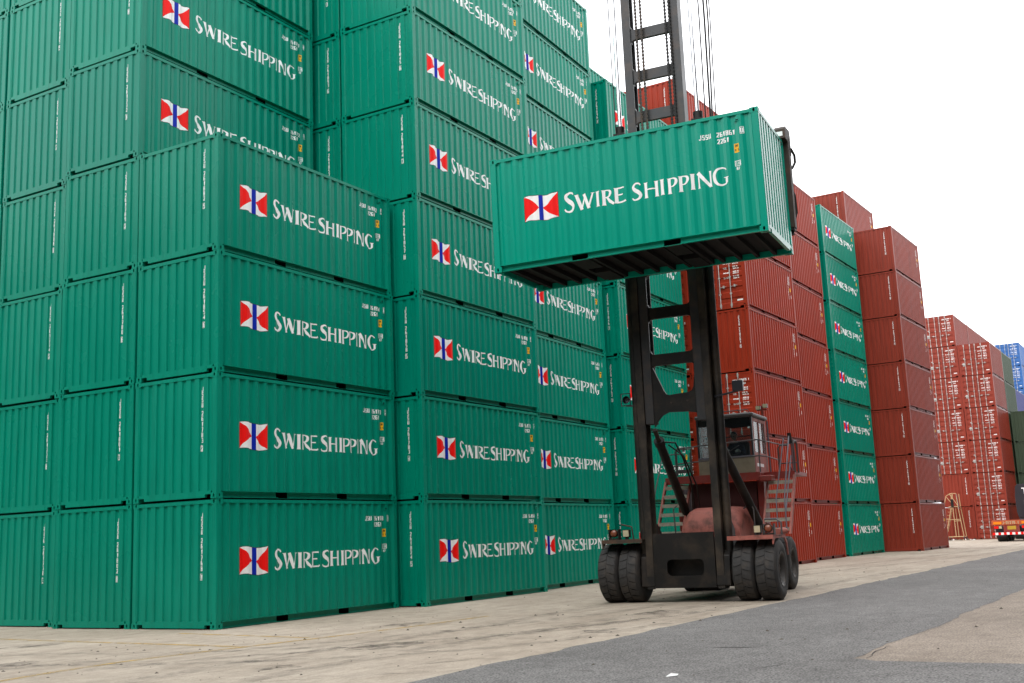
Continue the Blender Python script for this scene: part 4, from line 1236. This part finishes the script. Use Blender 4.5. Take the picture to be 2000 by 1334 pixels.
# stairs
def stair(x0, x1, nm_side):
    z0, z1, y0, y1 = 1.40, 2.74, 3.62, 4.66
    n = 6
    st = part('staircase', MB().prism([(y0 - .05, z0), (y0 + .09, z0), (y1 + .09, z1 + .06), (y1 - .05, z1 + .06)], x0 - .045, x0, 'x').prism([(y0 - .05, z0), (y0 + .09, z0), (y1 + .09, z1 + .06), (y1 - .05, z1 + .06)], x1, x1 + .045, 'x'), M['truck_pink'])
    for k in range(n):
        t = (k + .55) / n
        z = z0 + (z1 - z0) * t; y = y0 + (y1 - y0) * t
        part('step', MB().box(x0 + .001, x1 - .001, y - .10, y + .13, z, z + .03).box(x0 + .001, x1 - .001, y - .10, y - .07, z - .055, z), M['tread'], parent=st)
    return st
stR = stair(1.36, 1.95, 1); stL = stair(-1.24, -.64, -1)
def rails(nm, paths, r_=.019, mat='rail_grey'):
    mb = MB()
    for p in paths: mb.tube(p, r_, 7)
    return part(nm, mb, M[mat], True)
rails('stair_handrail', [[(1.93, 3.45, 1.42), (1.93, 3.5, 2.25), (1.93, 4.55, 3.72), (1.93, 4.72, 3.78), (1.93, 4.8, 3.70), (1.93, 4.8, 2.9)], [(1.93, 3.50, 1.9), (1.93, 4.62, 3.25)]], .017, 'rail_light')
rails('stair_handrail', [[(1.72, 3.5, 1.42), (1.72, 3.55, 2.2), (1.80, 4.55, 3.68)]], .016, 'rail_light')
rails('stair_handrail', [[(2.0, 4.66, 2.85), (2.0, 4.66, 3.55), (2.0, 4.72, 3.62), (2.0, 5.0, 3.62), (2.0, 5.06, 3.55), (2.0, 5.06, 2.85)], [(1.62, 4.7, 2.88), (1.62, 4.7, 3.45), (1.66, 4.7, 3.52), (1.85, 4.7, 3.52)]], .022)
rails('stair_handrail', [[(-1.25, 3.5, 1.42), (-1.25, 3.5, 2.3), (-1.25, 4.6, 3.6), (-1.25, 4.75, 3.62), (-1.25, 4.85, 3.55), (-1.25, 4.85, 2.9)], [(-.74, 3.52, 1.42), (-.76, 3.52, 2.1), (-.74, 3.7, 2.16)]], .016)
rails('guard_rail', [[(-.80, 4.18, 2.90), (-.80, 4.18, 3.52), (-.78, 4.18, 3.58), (.4, 4.10, 3.63), (1.28, 4.10, 3.66), (1.42, 4.25, 3.62), (1.45, 5.4, 3.62)], [(-.80, 4.18, 3.20), (.4, 4.10, 3.25), (1.28, 4.10, 3.27), (1.43, 4.28, 3.25), (1.45, 5.4, 3.22)],
                      [(-.42, 4.16, 2.9), (-.42, 4.16, 3.56)], [(1.28, 4.10, 2.88), (1.28, 4.10, 3.66)], [(.5, 4.10, 3.25), (.5, 4.10, 3.63)]], .016)
rails('guard_rail', [[(-1.20, 4.72, 2.9), (-1.20, 4.72, 3.42), (-1.16, 4.72, 3.48), (-.82, 4.72, 3.48)], [(-1.0, 4.75, 2.9), (-1.0, 4.75, 3.55), (-.95, 4.75, 3.60), (-.55, 4.75, 3.6)], [(-1.2, 4.72, 3.18), (-.6, 4.74, 3.18)], [(-.62, 4.75, 2.9), (-.62, 4.75, 3.5)]], .016)
rails('guard_rail', [[(1.45, 5.4, 3.62), (1.62, 5.0, 3.56), (2.0, 4.95, 3.58)], [(1.45, 5.4, 3.12), (2.0, 4.95, 3.10)], [(1.75, 5.6, 2.9), (1.70, 5.5, 3.1)]], .016)
part('warning_light', MB().tube([(-.62, 4.2, 3.50), (-.60, 4.2, 3.62)], .03, 8).box(-.86, -.5, 4.25, 4.45, 2.98, 3.06), M['rail_grey'])
part('access_post', MB().tube([(1.95, 4.6, 3.55), (1.93, 4.6, 3.80)], .05, 8), M['black_steel'])
# cab ---------------------------------------------------------
CX0, CX1, CY0, CY1, CZ0, CZ1, CZS = -.30, 1.10, 4.36, 5.85, 2.888, 4.36, 3.27
cab = part('cab', MB().box(CX0, CX1, CY0, CY0 + .03, CZ0, CZS).box(CX0, CX0 + .03, CY0 + .03, CY1 - .03, CZ0, CZS).box(CX0, CX1, CY1 - .03, CY1, CZ0, CZS), M['beige'], bevel=.004)
part('cab_pillar', MB().box(CX0, CX0 + .05, CY0, CY0 + .06, CZS, CZ1 - .1), M['cab_black'], parent=cab)
part('cab_pillar', MB().box(CX1 - .045, CX1, CY0, CY0 + .06, CZS, CZ1 - .1), M['cab_black'], parent=cab)
part('cab_pillar', MB().box(CX0, CX0 + .06, CY1 - .07, CY1, CZS, CZ1 - .1), M['cab_black'], parent=cab)
part('cab_pillar', MB().box(CX1 - .06, CX1, CY1 - .07, CY1, CZS, CZ1 - .1), M['truck_red'], parent=cab)
part('cab_roof', MB().box(CX0 - .03, CX1 + .05, CY0 - .04, CY1 + .06, CZ1 - .10, CZ1), M['rail_grey'], parent=cab, bevel=.03)
part('sun_visor', MB().prism([(CX0 + .05, 4.25), (CX1 - .05, 4.25), (CX1 - .05, 4.02), (.62, 4.0), (.40, 4.05), (.2, 4.09), (CX0 + .05, 4.08)], CY0 + .035, CY0 + .045, 'y'), M['cab_black'], parent=cab)
part('windscreen', MB().box(CX0 + .05, CX1 - .045, CY0 + .012, CY0 + .02, CZS, CZ1 - .1), M['glass'], parent=cab)
part('window_sill', MB().box(CX0, CX1, CY0 - .012, CY0 + .03, CZS - .001, CZS + .045), M['rail_light'], parent=cab)
part('side_window', MB().box(CX0 + .012, CX0 + .02, CY0 + .06, CY1 - .07, CZS, CZ1 - .1), M['glass'], parent=cab)
part('rear_window', MB().box(CX0 + .06, CX1 - .06, CY1 - .03, CY1 - .02, CZS, CZ1 - .1), M['glass'], parent=cab)
dm = MB()
dm.box(CX1 - .03, CX1 + .005, CY0 + .07, CY1 - .08, CZ0 + .02, CZS + .12)
for ya, yb in ((CY0 + .07, CY0 + .15), (CY0 + .66, CY0 + .74), (CY1 - .18, CY1 - .08)):
    dm.box(CX1 - .03, CX1 + .005, ya, yb, CZS + .12, CZ1 - .12)
dm.box(CX1 - .03, CX1 + .005, CY0 + .15, CY1 - .18, CZ1 - .20, CZ1 - .12)
cd = part('cab_door', dm, M['truck_pink'], parent=cab)
for ya, yb in ((CY0 + .15, CY0 + .66), (CY0 + .74, CY1 - .18)):
    part('door_window', MB().box(CX1 - .018, CX1 - .010, ya, yb, CZS + .12, CZ1 - .20), M['glass'], parent=cab)
part('notice_sticker', MB().box(CX1 + .0055, CX1 + .0075, CY0 + .25, CY0 + .95, CZ0 + .16, CZ0 + .24), M['white'], parent=cab)
part('grab_bar', MB().tube([(CX1 + .06, CY1 - .05, CZ0), (CX1 + .06, CY1 - .05, CZ1 - .12)], .022, 8), M['rail_light'], True, parent=cab)
part('wiper', MB().tube([(.30, CY0 - .02, CZS + .06), (.75, CY0 - .02, CZS + .30)], .01, 5), M['cab_black'], parent=cab)
part('operator_seat', MB().box(.18, .72, 5.10, 5.55, 2.95, 3.12).box(.18, .72, 5.50, 5.66, 3.1, 3.75), M['seat'], bevel=.05, parent=cab)
sw = MB()
wc = Vector((.46, 4.72, 3.42)); wa = Vector((0, -.35, .94)).normalized()
u_ = wa.orthogonal().normalized(); v_ = wa.cross(u_)
sw.tube([wc + (u_ * math.cos(2 * PI * k / 20) + v_ * math.sin(2 * PI * k / 20)) * .19 for k in range(21)], .016, 7)
sw.tube([wc - u_ * .19, wc + u_ * .19], .012, 6); sw.tube([wc, wc - wa * .35], .025, 8)
part('steering_wheel', sw, M['seat'], True, parent=cab)
part('dashboard', MB().box(CX0 + .06, CX1 - .2, CY0 + .04, CY0 + .22, CZS - .25, CZS - .03), M['seat'], bevel=.02, parent=cab)
for x, z in ((1.02, 4.52), (1.20, 4.56)):
    wlp = part('work_light', MB().box(x - .055, x + .055, 5.50, 5.60, z, z + .10), M['cab_black'])
    part('lens', MB().box(x - .05, x + .05, 5.49, 5.498, z + .005, z + .095), M['lamp_white'], parent=wlp)
part('light_post', MB().tube([(1.11, 5.58, CZ1 - .02), (1.11, 5.58, 4.62)], .028, 8).box(.98, 1.24, 5.56, 5.60, 4.50, 4.53), M['truck_red'])
part('roof_rail', MB().tube([(-.25, 4.42, 4.42), (1.0, 4.42, 4.44), (1.06, 4.42, 4.36)], .012, 6).tube([(-.25, 4.42, 4.36), (-.25, 4.42, 4.42)], .012, 6).tube([(.8, 4.42, 4.36), (.76, 4.42, 4.46)], .012, 6), M['cab_black'])
part('aerial', MB().tube([(.32, 4.6, 4.35), (.30, 4.6, 5.0)], .008, 5), M['cab_black'])
# mirrors on the mast
def mirror(x, y, z, xm):
    o = part('mirror', MB().box(x - .12, x + .12, y, y + .02, z - .15, z - .13).box(x - .12, x + .12, y, y + .02, z + .13, z + .15).box(x - .12, x - .10, y, y + .02, z - .13, z + .13).box(x + .10, x + .12, y, y + .02, z - .13, z + .13)
             .tube([(x, y + .02, z - .14), (xm, y + .1, z - .16)], .022, 8).lathe([(.001, .10), (.06, .09), (.085, .02), (.09, 0)], (x, y + .03, z), (0, 1, 0), 14), M['cab_black'])
    return o
mirror(-1.19, 1.72, 4.62, -.9)
mb = MB().tube([(.9, 1.75, 4.50), (1.25, 1.75, 4.56), (1.50, 1.75, 4.60)], .025, 8).box(1.34, 1.58, 1.68, 1.80, 4.58, 4.82)
o = part('mirror', mb, M['cab_black'], bevel=.012)

# ------------------------------------------------------------------ the driver
def lw(p): return Vector(p)
def skinned(name, verts, edges, radii, mats, root=0, sub=2):
    me = bpy.data.meshes.new(name)
    me.from_pydata([tuple(v) for v in verts], edges, [])
    o = obj(name, me, None)
    md = o.modifiers.new('skin', 'SKIN')
    o.modifiers.new('sub', 'SUBSURF').levels = sub
    for i, rr in enumerate(radii):
        sv = me.skin_vertices[0].data[i]
        sv.radius = (rr, rr) if not isinstance(rr, tuple) else rr
        sv.use_root = (i == root)
    dg = bpy.context.evaluated_depsgraph_get()
    dg.update()
    em = bpy.data.meshes.new_from_object(o.evaluated_get(dg), depsgraph=dg)
    bpy.data.objects.remove(o)
    return em
DP = Matrix.Translation((5.635, -7.13, 0)) @ Matrix.Rotation(YAW, 4, 'Z')
# seated, facing -y (towards the camera), head turned a little down and to the left of the picture
sx = .45
V = [(sx, 5.30, 3.16), (sx, 5.30, 3.30), (sx, 5.28, 3.46), (sx, 5.25, 3.60), (sx, 5.23, 3.67), (sx - .01, 5.19, 3.74)]            # pelvis..neck 0-5
R_ = [(.16, .12), (.15, .11), (.165, .115), (.15, .10), (.075, .07), (.055, .055)]
Ed = [(0, 1), (1, 2), (2, 3), (3, 4), (4, 5)]
def addv(p, r_, frm):
    V.append(p); R_.append(r_); Ed.append((frm, len(V) - 1)); return len(V) - 1
for s in (-1, 1):
    sh = addv((sx + s * .17, 5.25, 3.60), .062, 3)
    if s < 0:
        el = addv((sx - .22, 5.08, 3.40), .047, sh); wr = addv((sx - .12, 4.86, 3.49), .033, el); hand_l = addv((sx - .115, 4.80, 3.50), .034, wr)
    else:
        el = addv((sx + .25, 5.05, 3.40), .047, sh); wr = addv((sx + .17, 4.80, 3.47), .033, el); hand_r = addv((sx + .165, 4.745, 3.47), .034, wr)
    hp = addv((sx + s * .10, 5.25, 3.13), .085, 0); kn = addv((sx + s * .14, 4.80, 3.17), .062, hp); an = addv((sx + s * .13, 4.72, 2.96), .042, kn); addv((sx + s * .13, 4.60, 2.93), .035, an)
me_body = skinned('person', V, Ed, R_, None)
bm = bmesh.new(); bm.from_mesh(me_body)
# head: one shaped sphere joined into the same mesh
hc = Vector((sx - .015, 5.165, 3.865))
hm = bmesh.ops.create_uvsphere(bm, u_segments=28, v_segments=20, radius=.1)
hrot = Matrix.Rotation(D2R(-12), 3, 'Z') @ Matrix.Rotation(D2R(10), 3, 'X')
for v in hm['verts']:
    p = v.co.copy() / .1
    x, y, z = p.x * .078, p.y * .098, p.z * .122
    if z < 0: x *= 1 - .28 * (-p.z); y *= 1 - .12 * (-p.z)            # jaw narrows
    front = max(0.0, -p.y)
    y -= .028 * math.exp(-((p.x / .16) ** 2 + ((p.z + .12) / .22) ** 2)) * (front > .5)   # nose
    y += .012 * sum(math.exp(-(((p.x - q) / .2) ** 2 + ((p.z - .08) / .12) ** 2)) for q in (-.38, .38)) * (front > .4)   # eye sockets
    y -= .008 * math.exp(-((p.x / .3) ** 2 + ((p.z + .48) / .08) ** 2)) * (front > .4)    # lips
    x += (.016 if p.x > 0 else -.016) * math.exp(-(((abs(p.x) - 1) / .25) ** 2 + (p.y / .22) ** 2 + ((p.z) / .3) ** 2))   # ears
    v.co = hrot @ Vector((x, y, z)) + hc
bm.to_mesh(me_body); bm.free()
for k in ('skin', 'navy', 'jeans', 'glove', 'ink'): me_body.materials.append(M[k])
ew = hrot @ Vector((0, 0, 0))
for p in me_body.polygons:
    c = p.center
    loc = hrot.inverted() @ (c - hc)
    if c.z > 3.70: 
        p.material_index = 0
        for q in (-.030, .030):
            if loc.y < -.06 and abs(loc.x - q) < .013 and abs(loc.z - .010) < .008: p.material_index = 4
    elif c.y < 4.83 and c.z > 3.30: p.material_index = 3
    elif c.z < 3.22: p.material_index = 2
    else: p.material_index = 1
    p.use_smooth = True
person = obj('person', me_body, None)
person.matrix_world = DP
tag(person, 'driver in dark jacket and white gloves sitting at the wheel inside the cab', 'person')
hb = MB(); hb.sphere((0, 0, 0), .1, 24, 14, 0, (.84, 1.04, 1.26))
hv = []
keep = []
for (x, y, z) in hb.v:
    q = Vector((x, y + .006, z + .006)); hv.append(tuple(hrot @ q + hc))
hair = MB(); hair.v = hv
for f in hb.f:
    c = sum((Vector(hb.v[i]) for i in f), Vector()) / 4
    if c.z > .055 - (c.y + .05) * .55 and c.z > -.06: hair.f.append(f); hair.mi.append(0)
ho = obj('hair', hair.mesh('hair', M['hair'], True), person)
def hand(center, fdir, side, palm_n, nm):
    """gloved hand closed on the wheel rim: palm and five bent fingers"""
    c = Vector(center); f = Vector(fdir).normalized(); n_ = Vector(palm_n).normalized(); s_ = f.cross(n_).normalized() * side
    mb = MB()
    mb.tube([c - f * .055, c - f * .02, c + f * .03], [.030, .040, .036], 10)
    for k, (off, ln) in enumerate(((-.030, .075), (-.010, .085), (.010, .080), (.029, .062))):
        b = c + f * .03 + s_ * off
        mb.tube([b - f * .02, b + f * ln * .4 + n_ * .004, b + f * ln * .62 - n_ * .022, b + f * ln * .42 - n_ * .045], [.0105, .0105, .0095, .008], 7)
    b = c - f * .015 - s_ * .034
    mb.tube([b, b - s_ * .022 + f * .03, b - s_ * .012 + f * .055 - n_ * .02], [.013, .012, .009], 7)
    return obj(nm, mb.mesh(nm, M['glove'], True), person)
hand((sx - .115, 4.80, 3.505), (0, -1, -.05), 1, (0, .1, 1), 'glove')
hand((sx + .165, 4.745, 3.475), (-.2, -1, -.05), -1, (0, .1, 1), 'glove')

# ------------------------------------------------------------------ platform ladder by the far stack
LD = thing('platform_ladder', 'cream steel platform ladder standing in front of the far red stack', 'ladder', (77.6, .05, 0))
def lp(nm, paths, r_=.028, mat='ladder_cream'):
    mb = MB()
    for p in paths: mb.tube(p, r_, 6)
    return mb.build(nm, M[mat], LD, True)
lp('base_frame', [[(0, .55, .28), (0, -.62, .28), (1.1, -.62, .28), (1.1, .55, .28), (0, .55, .28)]])
for x in (0, 1.1):
    lp('leg', [[(x, -.62, .28), (x, -.40, 2.62), (x, -.36, 3.62)]]); lp('leg', [[(x, -.05, .28), (x, -.02, 2.55)]])
lp('brace', [[(0, .62, 1.62), (0, -.50, 1.62)], [(0, -.02, 1.50), (0, -.5, 1.50)]], .024)
for x in (0, .5):
    lp('stringer', [[(x, .62, .70), (x, .50, 1.1), (x, .08, 2.62), (x, 0, 3.6)]], .03)
for k in range(7):
    z = .95 + k * .25
    mb = MB().box(-.01, .51, .60 - (z - .7) * .28 - .05, .60 - (z - .7) * .28 + .22, z, z + .025)
    mb.build('step', M['ladder_cream'], LD)
MB().box(0, 1.1, -.42, .30, 2.60, 2.65).build('platform', M['ladder_cream'], LD)
lp('handrail', [[(0, .75, 2.2), (0, .42, 3.45), (0, .15, 3.62), (0, -.05, 3.66), (0, -.34, 3.62)], [(0, .15, 3.62), (0, -.40, 2.7)], [(0, .40, 3.4), (0, .05, 2.9)]], .026)
MB().tube([(.02, -.36, 3.55), (.04, -.40, 3.0), (.02, -.44, 2.4)], .05, 7).build('wrapped_cloth', M['rail_light'], LD)
MB().box(-.04, .02, -.10, .10, 2.55, 3.2).build('hanging_bag', M['black_steel'], LD)
for x in (0, 1.1):
    for y in (.55, -.62):
        MB().tube([(x, y - .03, .14), (x, y + .03, .14)], .14, 14).build('castor', M['cab_black'], LD)
        MB().box(x - .03, x + .03, y - .035, y + .035, .16, .29).build('castor_fork', M['rail_grey'], LD)
mb = MB(); r = random.Random(5)
for i in range(46):
    x, y = 78.1 + r.uniform(-.7, .5), r.uniform(-1.3, .9); s = r.uniform(.04, .14)
    mb.add([(x - s, y - s, 0), (x + s, y - s * .7, .01), (x + s * .8, y + s, 0.005), (x - s * .7, y + s * .9, 0.01), (x, y, s * r.uniform(.5, 1.1))], [(0, 1, 4), (1, 2, 4), (2, 3, 4), (3, 0, 4)], r.randint(0, 2))
o = mb.build('rubble', [M['litter'], M['stone'], M['paper']], fix=False); o['kind'] = 'stuff'; o['label'] = 'scattered rubble and litter below the ladder'

# ------------------------------------------------------------------ flatbed container truck seen from behind
TR = thing('container_truck', 'orange flatbed container truck with black cab seen from behind', 'truck', (66.0, -4.43, 0))
def tp(nm, mb, mat, smooth=False, parent=None, bevel=0.0):
    return mb.build(nm, mat, parent or TR, smooth, bevel)
tw = -2.5
rb = tp('rear_beam', MB().box(0, .16, tw, 0, 1.12, 1.40), M['trailer_orange'], bevel=.01)
for ya, yb in ((-.62, -.12), (-2.38, -1.88)):
    tp('reflector', MB().box(-.012, -.002, ya, yb, 1.17, 1.33), M['amber'], parent=rb)
mb = MB()
for poly in text('J-DV270.1', 0, 0, .21, .68, .15):
    mb.add([(-.004 - .0004 * 0, -.67 - p[0] * .82, 1.155 + p[1]) for p in poly], [tuple(range(len(poly)))])
tp('registration_lettering', mb, M['truck_pink'] if False else M['lamp_white'], parent=rb)
tp('load_bed', MB().box(.16, 12.2, -.22, -.02, 1.16, 1.44).box(.16, 12.2, tw + .02, tw + .22, 1.16, 1.44).box(.3, 12.2, -1.0, -.8, 1.10, 1.40).box(.3, 12.2, -1.7, -1.5, 1.10, 1.40), M['trailer_orange'])
for k in range(8):
    tp('bed_cross_bar', MB().box(.9 + k * 1.5, 1.1 + k * 1.5, tw + .221, -.221, 1.22, 1.38), M['trailer_orange'])
tp('plate_bracket', MB().box(.05, .10, -1.72, -.72, .62, 1.118).box(.02, .05, -1.72, -1.62, .62, 1.118).box(.02, .05, -.82, -.72, .62, 1.118), M['truck_red'])
tp('registration_plate', MB().box(.035, .049, -1.50, -.96, .80, 1.04), M['plate_yellow'])
bp_ = MB()
for k in range(14):
    bp_.box(-.10, -.04, tw + .02 + k * .176, tw + .02 + (k + 1) * .176 - .001, .46, .62, k % 2)
tp('rear_bumper', bp_, [M['white'], M['flag_red']])
for ya, yb in ((-.66, -.10), (-2.40, -1.84)):
    l_ = tp('tail_light', MB().box(.0, .08, ya, yb, .86, 1.06), M['cab_black'])
    tp('lens', MB().box(-.008, -.001, ya + .04, ya + .22, .88, 1.04), M['lamp_white'], parent=l_)
    tp('lens', MB().box(-.008, -.001, ya + .25, yb - .03, .88, 1.04), M['flag_red'], parent=l_)
for xw in (1.3, 2.6, 3.9):
    for ya, yb in ((-.78, -.12), (-2.38, -1.72)):
        tp('wheel', MB().lathe([(.30, 0), (.48, 0), (.52, .05), (.52, .61), (.48, .66), (.30, .66)], (xw, ya, .52), (0, 1, 0), 24), M['rubber'], True)
        tp('mud_flap', MB().box(xw - .62, xw - .60, ya, yb, .30, .95), M['cab_black'])
tp('axle_beam', MB().box(1.1, 4.2, -1.6, -.9, .45, 1.1), M['cab_black'])
cabp = tp('cab', MB().prism([(-.14, 1.55), (-.05, 2.0), (-.03, 3.2), (-.10, 3.95), (-.25, 4.12), (-2.25, 4.12), (-2.40, 3.95), (-2.47, 3.2), (-2.45, 2.0), (-2.36, 1.55)], 12.3, 14.4, 'x'), M['cab_black'], True, bevel=.03)
tp('cab_base', MB().box(12.5, 14.3, -2.35, -.15, .6, 1.548), M['rail_light'])
tp('cab_marking', MB().box(12.285, 12.295, -.74, -.55, 3.75, 3.83).box(12.285, 12.295, -.78, -.70, 3.35, 3.75).box(12.285, 12.295, -.72, -.66, 2.55, 2.85).box(12.285, 12.295, -1.05, -.9, 3.2, 3.4), M['white'], parent=cabp)
for xw in (9.6, 13.6):
    for ya, yb in ((-.78, -.12), (-2.38, -1.72)):
        tp('wheel', MB().lathe([(.30, 0), (.48, 0), (.52, .05), (.52, .61), (.48, .66), (.30, .66)], (xw, ya, .52), (0, 1, 0), 24), M['rubber'], True)
